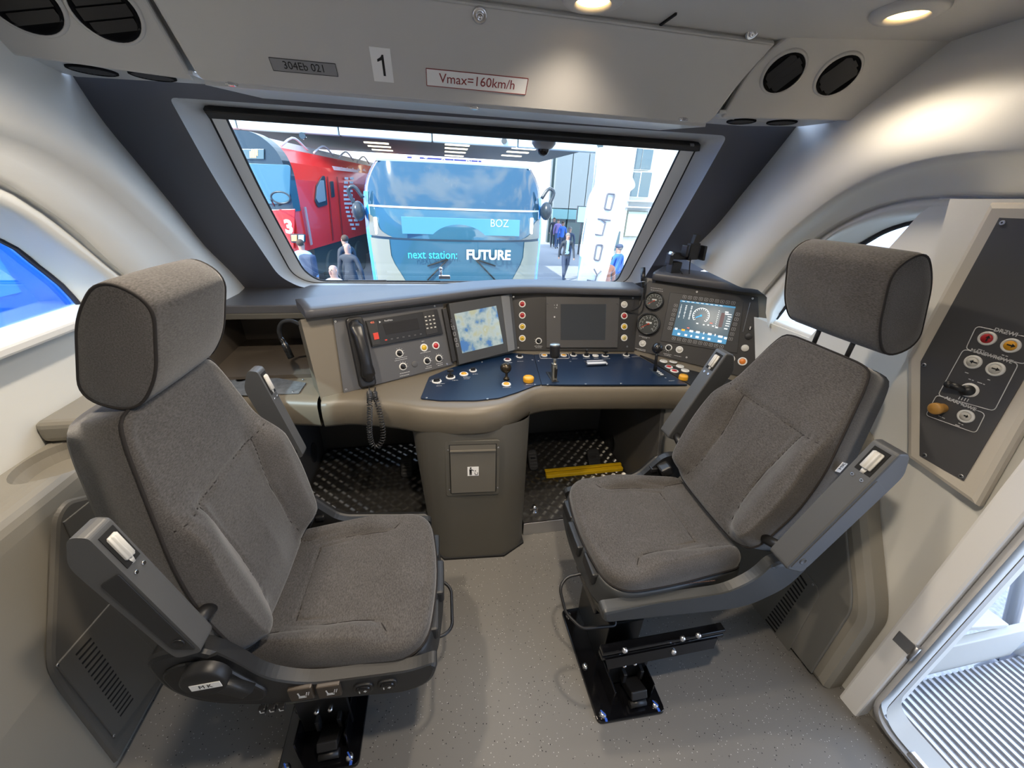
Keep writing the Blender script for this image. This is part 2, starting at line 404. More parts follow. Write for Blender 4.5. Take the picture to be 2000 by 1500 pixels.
Rb1 = c3(((1488, 572), (1552, 498), (1616, 447), (1696, 407), (1780, 386), (1880, 380), (2000, 382)), 1.56, ((.6, 1.68), (.2, 1.68), (-.75, 1.68)))
Rg = c3(((1493, 576), (1558, 502), (1621, 452), (1700, 412), (1782, 391), (1880, 385), (2000, 387)), 1.60, ((.6, 1.675), (.2, 1.675), (-.75, 1.675)))
Rh = c3(((1498, 581), (1563, 507), (1626, 457), (1704, 416), (1784, 395), (1880, 388), (2000, 390)), 1.565, ((.6, 1.67), (.2, 1.67), (-.75, 1.67)))
R5 = c3(((1500, 640), (1512, 600), (1560, 530), (1610, 473), (1700, 432), (1770, 418), (1830, 412), (1900, 409)), 1.58, ((.75, 1.625), (.2, 1.62), (-.75, 1.62)))
R5b = c3(((1503, 640), (1515, 603), (1563, 534), (1613, 478), (1702, 437), (1770, 423), (1830, 417), (1900, 414)), 1.61, ((.75, 1.615), (.2, 1.61), (-.75, 1.61)))
R6 = c3(((1512, 640), (1518, 622), (1560, 570), (1620, 518), (1690, 475), (1740, 448), (1810, 427), (1860, 420)), 1.68, ((.75, 1.6), (.2, 1.6), (-.75, 1.6)))
loftwall('wall_right', [R0, mixc(R0, Rcr, .5, -.012), Rcr, Rr0, mixc(Rr0, Rb0, .5, .012), Rb0, Rb1], WALL)
loftwall('trim_2', [Rb1, Rg, Rh, mixc(Rh, R5, .5, -.01), R5, R5b, R6], WALL)
wr = thing('window_3', 'arched side window behind the right seat headrest', 'window', (1.68, 1.4, 1.12))
del wr['category']; wr['kind'] = 'structure'
k = MB(); k.box((1.66, 1.15, 1.10), (.08, .8, .03), bev=.008); obj('window_sill', k, WHT, wr)
k = MB(); k.sm = True; k.tube([p - V((.006, 0, 0)) for p in spline(R6[1:9], 50)], .010, 6); obj('rubber_seal', k, RUB, wr)
k = MB(); k.box((1.687, 1.3, 1.35), (.006, 1.2, .52)); obj('pane', k, GLASS, wr)
k = MB(); k.box((1.66, 1.42, .55), (.1, 1.4, 1.10)); struct('wall_right_lower', k, WALL)
# pillar between side window and door, leaning front edge
k = MB(); k.sm = False
pl = [aX(1808, 425, 1.60), aX(1757, 500, 1.60)]
yt, zt = pl[0].y, pl[0].z; yb, zb = pl[1].y, pl[1].z; sl = (yb - yt) / (zb - zt)
prof = [(yt + sl * (0 - zt), 0), (yt + sl * (1.66 - zt), 1.66), (.44, 1.66), (.44, 0)]
prof[0] = (min(1.15, prof[0][0]), 0)
k.prism([V((1.44, y, z)) for y, z in ((.45, -.06), (.86, -.06), (.86, 1.2), (.95, 1.655), (.45, 1.665))], (.16, 0, 0))
k.prism([V((1.565, y, z)) for y, z in ((.86, -.06), (1.3, -.06), (1.3, 1.1), (yt, 1.61), (yt - .04, 1.66), (.86, 1.66))], (.14, 0, 0))
struct('wall_right_pillar', k, WALL)
# rear and ceiling
k = MB(); k.box((.2, -.82, 1.05), (3.2, .06, 2.3)); struct('wall_back', k, mat('back_wall', (.5, .49, .46), .6))
CZ = 2.105
k = MB(); k.box((.28, .6, CZ + .03), (3.2, 2.8, .06), bev=.01); struct('ceiling', k, HEAD)
k = MB(); k.box((.25, 1.5, CZ + .1), (3.4, 1.2, .03)); struct('trim_roof', k, HEAD)
# ---- overhead header: plane H from its lower lip up to the ceiling
HB = V((0, 1.62, 1.885)); HT = V((0, 1.43, 2.09))
eu = (HT - HB).normalized(); FH = Fr(HB, (1, 0, 0), eu)
def ppoly(fr, pts, h=0): return [fr.px(px, py, h) for px, py in pts]
k = MB(); k.prism([FH.p(a, b, -.075) for a, b in ((-1.15, .0), (1.55, .0), (1.62, .33), (-1.15, .33))], FH.z * .02); struct('trim_overhead_backing', k, HEAD)
ch = thing('overhead_locker', 'long grey overhead locker panel above the windscreen with three labels', 'locker', (.2, 1.6, 1.9))
bl = FH.ab(382, 143); br_ = FH.ab(1402, 219); tl = FH.ab(297, 0); tr = FH.ab(1540, 50)
topb = FH.ab(1000, 15)[1]
lean_l = (tl[0] - bl[0]) / (tl[1] - bl[1])
tl2 = (bl[0] + lean_l * (topb - bl[1]), topb)
LP = rpoly([V((bl[0], .006)), V((br_[0], .006)), V(((br_[0] + tr[0]) / 2 - .012, topb * .55)), V((tr[0], topb)), V(tl2)], [.03, .04, .05, .01, .01])
k = MB(); k.prism([FH.p(q.x, q.y, -.03) for q in LP], FH.z * .03, bev=.008); obj('door_panel', k, HEAD, ch)
# underside lip of the locker
FU = Fr(V((0, 1.62, 1.885)), (1, 0, 0), (0, 1, .06))      # seen from below: normal points up, so heights are negative
k = MB(); k.prism([V((q[0], q[1], q[2])) for q in ((bl[0] + .005, 1.632, 1.886), (br_[0] - .005, 1.632, 1.886), (br_[0] - .09, 1.83, 1.893), (bl[0] + .10, 1.83, 1.893))], (0, 0, .02), bev=.004)
obj('lower_lip', k, mat('header_lip', (.62, .62, .61), .35), ch)
for px, py in ((937, 29), (1470, 62)):
    a, b = FH.ab(px, py); k = MB(); k.sm = True; o = FH.p(a, b)
    k.lathe([(.0, 0.001), (.021, .001), (.021, .004), (.016, .006), (.011, .003), (.011, .009), (.007, .011), (.006, .006), (0, .006)], o, FH.z, 20, False); obj('latch', k, CHR, ch)
for px, py in ((452, 161), (927, 208), (1335, 230)):
    p = hit(px, py, V((0, 1.63, 1.886)), V((0, -.035, 1)).normalized()); k = MB(); k.box(p + V((0, 0, -.004)), (.018, .014, .01), bev=.002); k.cyl(p + V((-.016, 0, -.004)), p + V((.016, 0, -.004)), .004); obj('hinge', k, CHR, ch)
def decal(name, fr, corners, m, label, cat, parts=()):
    """flat sticker given by four pixel corners on its panel"""
    q = [fr.ab(*c) for c in corners]
    cx = sum(p[0] for p in q) / 4; cy = sum(p[1] for p in q) / 4
    w_ = (abs(q[1][0] - q[0][0]) + abs(q[2][0] - q[3][0])) / 2; h_ = (abs(q[3][1] - q[0][1]) + abs(q[2][1] - q[1][1])) / 2
    k = MB(); k.box(fr.p(cx, cy, .0007), (w_, h_, .001), fr.R()); o = obj(name, k, m)
    if label: tag(o, label, cat)
    return o, cx, cy, w_, h_
o, cx, cy, w_, h_ = decal('number_plate', FH, ((526, 110), (656, 126), (660, 150), (532, 136)), GLAB, 'grey plate reading 304Eb 021 on the overhead locker', 'plate')
k = MB()
for sx_, sy_ in ((1, 0), (-1, 0), (0, 1), (0, -1)): k.box(FH.p(cx + sx_ * w_ / 2, cy + sy_ * h_ / 2, .0013), (.0012 if sx_ else w_, .0012 if sy_ else h_, .001), FH.R())
k.text('304Eb 021', FH, cx, cy, h_ * .86, .0016, sx=.93); obj('lettering', k, INK, o)
o, cx, cy, w_, h_ = decal('number_sticker', FH, ((722, 92), (763, 93), (768, 161), (730, 158)), LABEL, 'white sticker with a large black 1 on the overhead locker', 'sticker')
k = MB(); g_ = h_ * .62; k.prism([FH.p(cx + x * g_, cy + y * g_, .0014) for x, y in ((.02, -.5), (.14, -.5), (.14, .5), (.06, .5), (-.02, .38), (-.20, .27), (-.20, .15), (.02, .25))], FH.z * .0004); obj('lettering', k, INK, o)
o, cx, cy, w_, h_ = decal('speed_sticker', FH, ((832, 134), (1031, 152), (1027, 184), (834, 167)), LABEL, 'white red-framed sticker reading Vmax=160km/h on the overhead locker', 'sticker')
k = MB()
for sx_, sy_ in ((1, 0), (-1, 0), (0, 1), (0, -1)): k.box(FH.p(cx + sx_ * w_ / 2, cy + sy_ * h_ / 2, .0013), (.002 if sx_ else w_, .002 if sy_ else h_, .001), FH.R())
k.text('Vmax=160km/h', FH, cx, cy, h_ * .80, .0016, sx=.97); obj('lettering', k, REDINK, o)
# ---- side units with air vents
def unit(name, label, A, B, C_, pts, under):
    """corner panel: its own plane through the lower edge A-B and the seam top C_"""
    ex = B - A; fr = Fr(A, ex, C_ - A)
    if fr.z.dot(CAM - A) < 0: fr = Fr(A, -ex, C_ - A)
    t = thing(name, label, 'panel', A)
    k = MB(); k.prism([fr.px(*p, -.03) for p in pts], fr.z * .03, bev=.008); obj('face_panel', k, HEAD, t)
    u = [aZ(px, py, A.z) for px, py in under]; k = MB(); k.prism(u, (0, 0, .012), bev=.003); obj('underside_panel', k, MATS['header_lip'], t)
    return fr
FVL = unit('left_vent_panel', 'left grey overhead corner panel with four round air vents', FH.px(377, 147), aZ(0, 92, FH.px(377, 147).z), FH.px(296, 3), [(-160, 70), (0, 92), (377, 147), (292, 0), (250, -75), (-160, -150)], [(-150, 70), (0, 92), (377, 147), (424, 166), (330, 160), (150, 150), (0, 112), (-150, 90)])
FVR = unit('right_vent_panel', 'right grey overhead corner panel with four round air vents', FH.px(1405, 221), aZ(1664, 229, FH.px(1405, 221).z), FH.px(1542, 53), rpoly([V(p) for p in [(1408, 222), (1662, 228), (1745, 158), (1830, 95), (1912, 60), (1545, 55), (1470, 115)]], [0, 12, 60, 60, 8, 8, 40], 6), [(1405, 221), (1352, 239), (1450, 246), (1562, 247), (1655, 236), (1665, 229)])
def vent(px, py, fr, r, ang, parent, label, m_=None):
    a, b = fr.ab(px, py); k = MB(); k.sm = True; o = fr.p(a, b)
    k.lathe([(r * 1.16, 0), (r * 1.14, .004), (r * 1.02, .009), (r, .004)], o, fr.z, 36, False); ring = thing('air_vent', label, 'vent', o, 0, 'overhead air vents')
    obj('surround', k, HEAD, ring)
    k = MB(); k.sm = True; k.lathe([(r, .004), (r, .009), (r * .9, .011), (r * .86, .004), (0, .003)], o, fr.z, 36, False); obj('rim', k, VENTB, ring)
    for q in (-.5, 0, .5):
        hw = r * .84 * math.sqrt(1 - q * q * .8)
        c, s_ = math.cos(ang), math.sin(ang)
        k = MB(); pts = [fr.p(a + c * x - s_ * (q * r * .9 + dy), b + s_ * x + c * (q * r * .9 + dy), h) for x, dy, h in ((-hw, -.012, .008), (hw, -.012, .008), (hw, .012, .004), (-hw, .012, .004))]
        k.prism(pts, fr.z * .003); obj('slat', k, BLK, ring)
    return ring
vent(205, 20, FVL, .066, .3, None, 'black round air vent in the left overhead panel, next to the locker seam')
vent(42, 0, FVL, .066, .3, None, 'black round air vent at the far left top corner of the cab')
vent(1530, 141, FVR, .060, .9, None, 'black round air vent in the right overhead panel, nearer the locker')
vent(1636, 146, FVR, .060, .9, None, 'black round air vent in the right overhead panel, nearer the side wall')
FD = Fr(V((0, 1.7, 1.886)), (1, 0, 0), (0, -1, 0))         # faces down
for px, py, r, l in ((180, 136, .058, 'flat round grille under the left overhead panel, farther left'), (298, 147, .058, 'flat round grille under the left overhead panel, nearer the windscreen'),
                     (1448, 236, .055, 'flat round grille under the right overhead panel, nearer the windscreen'), (1527, 238, .055, 'flat round grille under the right overhead panel, nearer the side wall')):
    FD = Fr(V((0, 1.6, (FH.px(377, 147) if px < 800 else FH.px(1405, 221)).z)), (1, 0, 0), (0, -1, 0)); a, b = FD.ab(px, py); o = FD.p(a, b); t = thing('round_grille', l, 'vent', o, 0, 'grilles under the overhead panels')
    k = MB(); k.sm = True; k.lathe([(r, 0), (r, .004), (r * .9, .006), (r * .88, .002), (0, .002)], o, FD.z, 32, False); obj('rim', k, VENTB, t)
    k = MB()
    for i in range(-6, 7):
        hw = r * .88 * math.sqrt(max(0, 1 - (i / 7) ** 2)); k.box(FD.p(a, b + i * r * .125, .003), (2 * hw, .003, .002), FD.R())
    obj('grille_bars', k, PANEL2, t, kind='stuff')
# ---- ceiling panels, downlights
k = MB(); k.box((.72, 1.4, CZ - .001), (.006, .1, .01)); struct('trim_ceiling_joint', k, DGAP)
LWARM = mat('lamp_glow', (1, .8, .5), .5, emit=(1, .66, .28), es=5)
LP_ = [(1.29, 1.15, 'recessed warm downlight on the right of the ceiling'), (.46, 1.33, 'recessed warm downlight at the top edge of the picture'),
       (-.55, 1.0, 'recessed downlight over the left seat, out of the picture'), (.2, .25, 'recessed downlight above the camera, out of the picture')]
for i, (x, y, l) in enumerate(LP_):
    t = thing('downlight', l, 'lamp', (x, y, CZ), 0, 'ceiling downlights'); k = MB(); k.sm = True
    k.lathe([(.085, 0), (.085, .006), (.078, .012), (.052, .018), (.045, .010), (.045, .004)], (x, y, CZ), (0, 0, -1), 36, False); obj('lamp_ring', k, HEAD, t)
    k = MB(); k.sm = True; k.lathe([(0.0, .007), (.046, .007)], (x, y, CZ), (0, 0, -1), 30, False); obj('lamp_lens', k, LWARM, t)
    ld = bpy.data.lights.new('downlight_beam', 'SPOT'); lo = bpy.data.objects.new('downlight_beam', ld); COL.objects.link(lo)
    ld.energy = (9, 32, 36, 46)[i]; ld.color = (1, .86, .69); ld.spot_size = 2.5; ld.spot_blend = .7; ld.shadow_soft_size = .04; lo.location = (x, y, CZ - .022); lo.parent = t; lo.matrix_parent_inverse = WM[t.name].inverted()
# ---- windscreen wall: dark surround with an opening, light reveal, frame, seal, glass, blind
def loopW(pts, off, n): return [aW(px, py, off) for px, py in pts]
OP = rpoly([V(p) for p in [(330, 190), (1421, 265), (1345, 400), (1245, 566), (905, 566), (590, 563), (545, 540), (430, 370)]], [14, 10, 0, 10, 0, 14, 14, 0], 5)
IN = rpoly([V(p) for p in [(398, 205), (1366, 277), (1302, 405), (1222, 554), (905, 554), (603, 552), (570, 535), (480, 370)]], [14, 10, 0, 14, 0, 14, 14, 0], 5)
OUT = [(139, 143), (1560, 246), (1455, 372), (1335, 507), (1240, 600), (905, 600), (497, 590), (335, 400)]
OUT = rpoly([V(p) for p in OUT], [1, 1, 0, 1, 0, 1, 1, 0], 5)
# same number of samples on each loop: corner, corner, mid...
def eq(P): # pad zero-radius corners so loops match
    return P
def padded(pts, rr):
    pts = [V(p) for p in pts]; o = []
    for i, p in enumerate(pts):
        a = pts[i - 1] - p; b = pts[(i + 1) % len(pts)] - p; kk = min(rr[i], a.length * .45, b.length * .45)
        a = a.normalized() * kk; b = b.normalized() * kk
        for j in range(6): t = j / 5; o.append(p + a * (1 - t) ** 2 + b * t * t)
    return o
OPp = padded([(330, 190), (1421, 265), (1345, 400), (1245, 566), (905, 566), (590, 563), (545, 540), (430, 370)], [14, 14, 60, 10, 60, 20, 20, 90])
INp = padded([(398, 205), (1366, 277), (1302, 405), (1222, 554), (905, 554), (603, 552), (570, 535), (480, 370)], [14, 14, 60, 20, 60, 20, 20, 90])
SEp = padded([(434, 218), (1334, 284), (1275, 405), (1205, 553), (905, 551.5), (622, 550), (592, 530), (505, 370)], [10, 10, 60, 16, 60, 20, 20, 90])
OUp = padded([(60, 135), (1625, 250), (1530, 372), (1410, 520), (905, 620), (440, 600), (350, 505), (220, 345)], [2, 2, 60, 30, 60, 2, 40, 90])
k = MB(); k.loft([loopW(OUp, .15, 0), loopW(OPp, .15, 0), [p + V((0, .012, 0)) for p in loopW(OPp, .15, 0)]]); struct('wall_front', k, DARK)
k = MB(); k.sm = True
A_ = loopW(OPp, .15, 0); B_ = loopW(INp, .03, 0)
k.loft([A_, [a.lerp(b, .06) + V((0, .01, .0)) for a, b in zip(A_, B_)], [a.lerp(b, .5) + V((0, .008, .0)) for a, b in zip(A_, B_)], B_]); struct('trim_windscreen_reveal', k, mat('reveal', (.55, .56, .56), .35))
ws = thing('window_1', 'wide raked windscreen in front of the desk', 'window', (.23, 2.45, 1.1)); del ws['category']; ws['kind'] = 'structure'
k = MB(); k.loft([loopW(INp, .03, 0), loopW(SEp, .03, 0), loopW(SEp, .0, 0)]); obj('window_frame', k, mat('frame_light', (.82, .83, .83), .4), ws)
k = MB(); k.sm = True; k.tube(loopW(INp, .028, 0), .006, 6, True); obj('outer_seal', k, RUB, ws)
k = MB(); k.sm = True; k.tube(loopW(SEp, .012, 0), .010, 6, True); obj('inner_seal', k, RUB, ws)
k = MB(); g = [aW(px, py, -.02) for px, py in ((415, 190), (1385, 262), (1215, 575), (570, 570))]; k.prism(g, (0, .008, 0)); obj('pane', k, GLASS, ws)
for x0, x1, y_ in ((680, 755, 549), (860, 953, 551), (1065, 1136, 552)):
    a = aW(x0, y_, .02); b = aW(x1, y_, .02); k = MB(); k.box((a + b) / 2, ((b - a).length, .012, .014), bev=.003); obj('glazing_clip', k, PANEL2, ws)
p = aW(868, 541, .03); k = MB(); k.box(p, (.07, .03, .02), bev=.004); k.sm = True; k.cyl(p + V((-.02, 0, 0)), p + V((-.02, -.01, .045)), .008); k.sph(p + V((-.02, -.01, .05)), .012, 10); obj('window_latch', k, CHR, ws)
bd = thing('roller_blind', 'black rolled-up sun blind along the top of the windscreen', 'blind', aW(900, 240, .04))
k = MB(); q = loopW([(400, 206), (1364, 277), (1362, 289), (1352, 290), (412, 224)], .035, 0); k.prism(q, NW * .035, bev=.008); obj('cassette', k, BLK, bd)
k = MB(); a = aW(1352, 283, .075); k.box(a, (.02, .003, .012), Mx.Rotation(-.57, 3, 'X')); obj('maker_plate', k, GLAB, bd)
dm = thing('dome_camera', 'small dark dome camera hanging under the sun blind behind the windscreen', 'camera', aW(1062, 285, .05))
p = aW(1062, 281, .01); k = MB(); k.sm = True; k.lathe([(.055, -.02), (.055, .0), (.042, .016), (.028, .022)], p, (0, 0, -1), 24); obj('housing', k, mat('dome_grey', (.3, .31, .32), .4), dm)
k = MB(); k.sm = True; k.lathe([(.028, .02), (.027, .03), (.02, .042), (.01, .048), (0, .05)], p, (0, 0, -1), 20, False); obj('dome', k, GLOSS, dm)
# ================================================================ DRIVER'S DESK
ZD = .80
pA = aZ(668, 768, ZD); pB = aZ(1003, 690, ZD); pC = aZ(1238, 694, ZD); pD = V((1.60, 1.53, ZD))
def lean(a, b, deg=20):
    ex = (b - a).normalized(); n0 = ex.cross(V((0, 0, 1))); c, s_ = math.cos(math.radians(deg)), math.sin(math.radians(deg))
    return Fr(a, ex, V((0, 0, 1)) * c - n0 * s_)
FT = lean(pA, pB); FM = lean(pB, pC); FG = lean(pC, pD)
desk = thing('driver_desk', 'long angled beige and grey driver desk below the windscreen', 'desk', (.2, 1.9, .68))
# apron and lip: plan polyline of the rounded front edge
fp = [(-.50, 1.545), (-.40, 1.55), (-.30, 1.525), (-.19, 1.49), (-.08, 1.44), (.04, 1.41), (.13, 1.40), (.21, 1.405), (.30, 1.435), (.38, 1.50), (.45, 1.545), (.58, 1.56), (.8, 1.54), (1.0, 1.515), (1.18, 1.49), (1.32, 1.44), (1.45, 1.36), (1.6, 1.24)]
fpl = spline([V((x, y, 0)) for x, y in fp], 90)
def row(dy, z): return [V((p.x, p.y + dy, z)) for p in fpl]
k = MB(); k.sm = True
k.loft([[V((p.x, 2.0, .70)) for p in fpl], row(.03, .675), row(.008, .672), row(0, .685), row(-.004, .73), row(0, .770), row(.012, .789), row(.032, .799), row(.07, ZD), [V((p.x, 2.12, ZD)) for p in fpl]], closed=False)
k.poly([V((-.50, y, z)) for y, z in ((2.0, .70), (1.575, .675), (1.545, .69), (1.545, .77), (1.577, .799), (2.1, .80))])
obj('desk_top', k, BEIGE, desk)
# raised instrument wall behind the panels
aL = FT.ab(604, 690)[0]
tops = {}
def wallrow(fr, a, h, off): return fr.p(a, h, off)
LTm = (pB - pA).length; LMm = (pC - pB).length; LGm = (pD - pC).length
HT_ = FT.ab(862, 592)[1] + .008; HM_ = FM.ab(1120, 573)[1] + .006; HG_ = FG.ab(1370, 560)[1] + .012
k = MB()
for fr, a0, a1, h in ((FT, aL, LTm + .06, HT_), (FM, -.06, LMm + .06, HM_), (FG, -.05, LGm, HG_)):
    k.prism([fr.p(a0, -.01, -.006), fr.p(a1, -.01, -.006), fr.p(a1, h, -.006), fr.p(a0, h, -.006)], fr.z * -.12)
obj('instrument_wall', k, BEIGE, desk)
def brow(name, pts, zt, th, depth, m):
    """hood over the panels: front polyline, rounded nose, runs back under the glass"""
    q = spline([V((p[0], p[1], 0)) for p in pts], 48)
    nrm = []
    for i, p in enumerate(q):
        t = (q[min(i + 1, 47)] - q[max(i - 1, 0)]).normalized(); nrm.append(V((-t.y, t.x, 0)))
    def r_(d, z): return [V((p.x + n.x * d, p.y + n.y * d, z)) for p, n in zip(q, nrm)]
    k = MB(); k.sm = True
    k.loft([r_(.10, zt - th), r_(.004, zt - th), r_(0, zt - th + .004), r_(-.001, zt - .006), r_(.005, zt), r_(.05, zt + .004), r_(depth, zt + .002)], closed=False)
    for i in (0, -1): k.sm = False; k.poly([r_(d, z)[i] for d, z in ((.10, zt - th), (.0, zt - th + .004), (-.001, zt - .006), (.005, zt), (.05, zt + .004), (depth, zt + .002), (depth, zt - th))])
    return obj(name, k, m, desk)
zt = FT.p(0, HT_, 0).z + .046
t0 = FT.p(aL + .015, HT_, .045); t1 = FT.p(LTm * .5, HT_, .045); t2 = FT.p(LTm - .10, HT_, .045); m1 = FM.p(.10, HM_, .045); m2 = FM.p(LMm * .6, HM_, .045); m3 = FM.p(LMm + .02, HM_, .045)
brow('panel_hood', [(p.x, p.y) for p in (t0, t1, t2, m1, m2, m3)], zt, .036, .20, DASHM)
g0 = FG.p(-.0, HG_, .04); g1 = FG.p(LGm * .4, HG_, .05); g2 = FG.p(LGm * .80, HG_, .055); g3 = FG.p(LGm + .02, HG_, .03)
zg = FG.p(0, HG_, 0).z + .036
brow('gauge_hood', [(p.x, p.y) for p in (g0, g1, g2, g3)], zg, .04, .26, DASHM)
k = MB(); k.prism([V((g0.x + .015, g0.y + .02, zt - .03)), V((g0.x + .22, g0.y + .26, zt - .03)), V((g0.x + .22, g0.y + .26, zg)), V((g0.x + .015, g0.y + .02, zg))], (.015, -.012, 0)); obj('hood_cheek', k, DASHM, desk)
ZT = 1.105
k = MB(); k.prism([V(p) for p in ((-1.12, 1.975, ZT - .038), (-.56, 1.975, ZT - .038), (-.2, 2.02, ZT - .038), (.42, 2.24, ZT - .038), (1.2, 2.14, ZT - .038), (1.68, 1.80, ZT - .038), (1.66, 2.42, ZT - .038), (-1.10, 2.42, ZT - .038))], (0, 0, .038), bev=.006)
tag(obj('dash_top', k, DASHM), 'dark flat dash top running along under the windscreen', 'dashboard')
# cubby on the left
cb = thing('storage_cubby', 'open dark storage cubby with a mat on its ledge left of the telephone', 'cubby', (-.8, 1.9, .68))
CUBI = mat('cubby_inside', (.085, .07, .055), .6)
x0, x1 = -1.06, -.535
k = MB()
k.box(((x0 + x1) / 2, 2.27, .94), (x1 - x0, .02, .27)); k.box((x0 + .01, 2.03, .94), (.02, .5, .27)); k.box((x1 + .01, 2.06, .94), (.02, .42, .27))
obj('cubby_walls', k, CUBI, cb)
k = MB(); k.prism([V((x0, 1.80, .82)), V((x1, 1.80, .82)), V((x1, 2.27, .84)), V((x0, 2.27, .84))], (0, 0, -.03)); obj('cubby_shelf', k, CUBI, cb)
k = MB(); k.box(((x0 + x1) / 2, 1.985, 1.052), (x1 - x0 + .04, .03, .028), bev=.004); obj('top_rail', k, BEIGE_SHADED, cb)
k = MB(); k.sm = True
lf = [V((-1.10, 1.72, 0)), V((-.9, 1.65, 0)), V((-.7, 1.59, 0)), V((-.515, 1.548, 0))]
lfs = spline(lf, 20)
def r2(d, z): return [V((p.x, p.y + d, z)) for p in lfs]
k.loft([[V((p.x, 2.0, .70)) for p in lfs], r2(.03, .675), r2(.006, .676), r2(0, .69), r2(0, .77), r2(.01, .79), r2(.03, .80), [V((p.x, 1.84, .80)) for p in lfs]], closed=False)
obj('ledge', k, BEIGE, cb)
mt = [aZ(px, py, .802) for px, py in ((430, 744), (460, 739), (540, 739), (598, 749), (584, 769), (495, 773), (440, 772))]
k = MB(); k.prism(mt, (0, 0, .004), bev=.001); ob = obj('ledge_mat', k, mat('mat_grey', (.12, .13, .14), .6, noise=.3, nscale=40), cb)
FZ = Fr((0, 0, .806), (1, 0, 0), (0, 1, 0))
for px, py in ((503, 741), (572, 765), (592, 741)): screw(FZ, *FZ.ab(px, py), cb)
p = aZ(472, 741, .806); k = MB(); k.sm = True; k.lathe([(.0, .0), (.02, 0), (.022, .002), (.024, 0)], p, (0, 0, 1), 16, False); obj('cable_hole', k, DGAP, cb)
# pedestal with bin
pdl = thing('desk_pedestal', 'grey-beige pedestal with a waste bin flap under the middle of the desk', 'pedestal', (.16, 1.6, 0))
bt = [aZ(846, 1075, 0), aZ(868, 1093, 0), aZ(984, 1086, 0), aZ(1022, 1060, 0)]
b0 = [V((bt[0].x, 2.0, 0))] + bt + [V((bt[3].x, 2.0, 0))]
tp = [V((-.135, 2.0, .70)), V((-.135, 1.47, .70)), V((-.01, 1.415, .70)), V((.27, 1.415, .70)), V((.415, 1.47, .70)), V((.415, 2.0, .70))]
r0 = rpoly(b0, [0, .06, .05, .05, .06, 0], 5); r1 = rpoly(tp, [0, .08, .06, .06, .08, 0], 5)
k = MB(); k.sm = True; k.loft([r0, r1]); obj('pedestal_body', k, BEIGE_SHADED, pdl)
k = MB(); k.prism([p * 1.0 + V((0, -.004, 0)) for p in b0], (0, 0, .012)); obj('base_seal', k, RUB, pdl)
pf0 = (bt[1] + bt[2]) / 2; pf1 = (tp[2] + tp[3]) / 2
FP = Fr(pf0, bt[2] - bt[1], pf1 - pf0)
def qd(fr, pts): return [fr.ab(*p) for p in pts]
a0, b0_ = FP.ab(880, 962); a1, b1_ = FP.ab(970, 865); fa, fb = FP.ab(872, 968); fc, fd = FP.ab(976, 858)
k = MB(); k.prism([FP.p(a, b, .001) for a, b in rrect(fc - fa, fd - fb, .012, (fa + fc) / 2, (fb + fd) / 2, 3)], FP.z * .006, bev=.002); obj('flap_frame', k, BEIGE_SHADED, pdl)
k = MB(); k.box(FP.p((a0 + a1) / 2, (b0_ + b1_) / 2, .006), (a1 - a0, b1_ - b0_, .004), FP.R()); obj('flap_gap', k, DGAP, pdl)
k = MB(); w_ = a1 - a0 - .008; h_ = b1_ - b0_ - .008; k.box(FP.p((a0 + a1) / 2, (b0_ + b1_) / 2 - .012, .010), (w_, h_ - .024, .008), FP.R(), bev=.002)
k.prism([FP.p(a0 + .004, b1_ - .03, .006), FP.p(a1 - .004, b1_ - .03, .006), FP.p(a1 - .004, b1_ - .03, .022), FP.p(a0 + .004, b1_ - .03, .022)], FP.y * .005); k.box(FP.p((a0 + a1) / 2, b1_ - .014, .008), (w_, .022, .004), FP.R())
obj('bin_flap', k, mat('flap_grey', (.13, .12, .10), .45), pdl)
for px, py in ((875, 878), (973, 873), (878, 955), (972, 951)): screw(FP, *FP.ab(px, py), pdl, .004, None, .006)
sa, sb = FP.ab(924, 917); k = MB(); k.box(FP.p(sa, sb, .0148), (.050, .046, .0008), FP.R()); st = obj('bin_sticker', k, LABEL, pdl, 'white sticker with a black figure dropping litter in a bin')
k = MB(); h = .0156
k.lathe([(0, 0), (.0042, 0), (.0042, .0006), (0, .0006)], FP.p(sa - .011, sb + .017, h), FP.z, 12)
k.prism([FP.p(sa + x, sb + y, h) for x, y in ((-.017, .011), (-.006, .011), (.004, .004), (.003, .001), (-.006, .006), (-.006, -.019), (-.0105, -.019), (-.011, -.005), (-.012, -.019), (-.016, -.019))], FP.z * .0005)
k.prism([FP.p(sa + x, sb + y, h) for x, y in ((.006, -.006), (.009, -.006), (.010, -.016), (.018, -.016), (.019, -.006), (.022, -.006), (.020, -.019), (.008, -.019))], FP.z * .0005)
k.box(FP.p(sa + .010, sb + .002, h), (.005, .005, .0005), FP.R()); obj('pictogram', k, INK, st)
sa, sb = FP.ab(925, 843); k = MB(); k.box(FP.p(sa, sb, .003), (.038, .011, .001), FP.R()); st = obj('maker_label', k, LABEL, pdl, 'small white label with dark lettering')
k = MB()
for i in range(5): k.box(FP.p(sa - .014 + i * .007, sb, .0037), (.0045, .006, .0005), FP.R())
obj('lettering', k, INK, st)
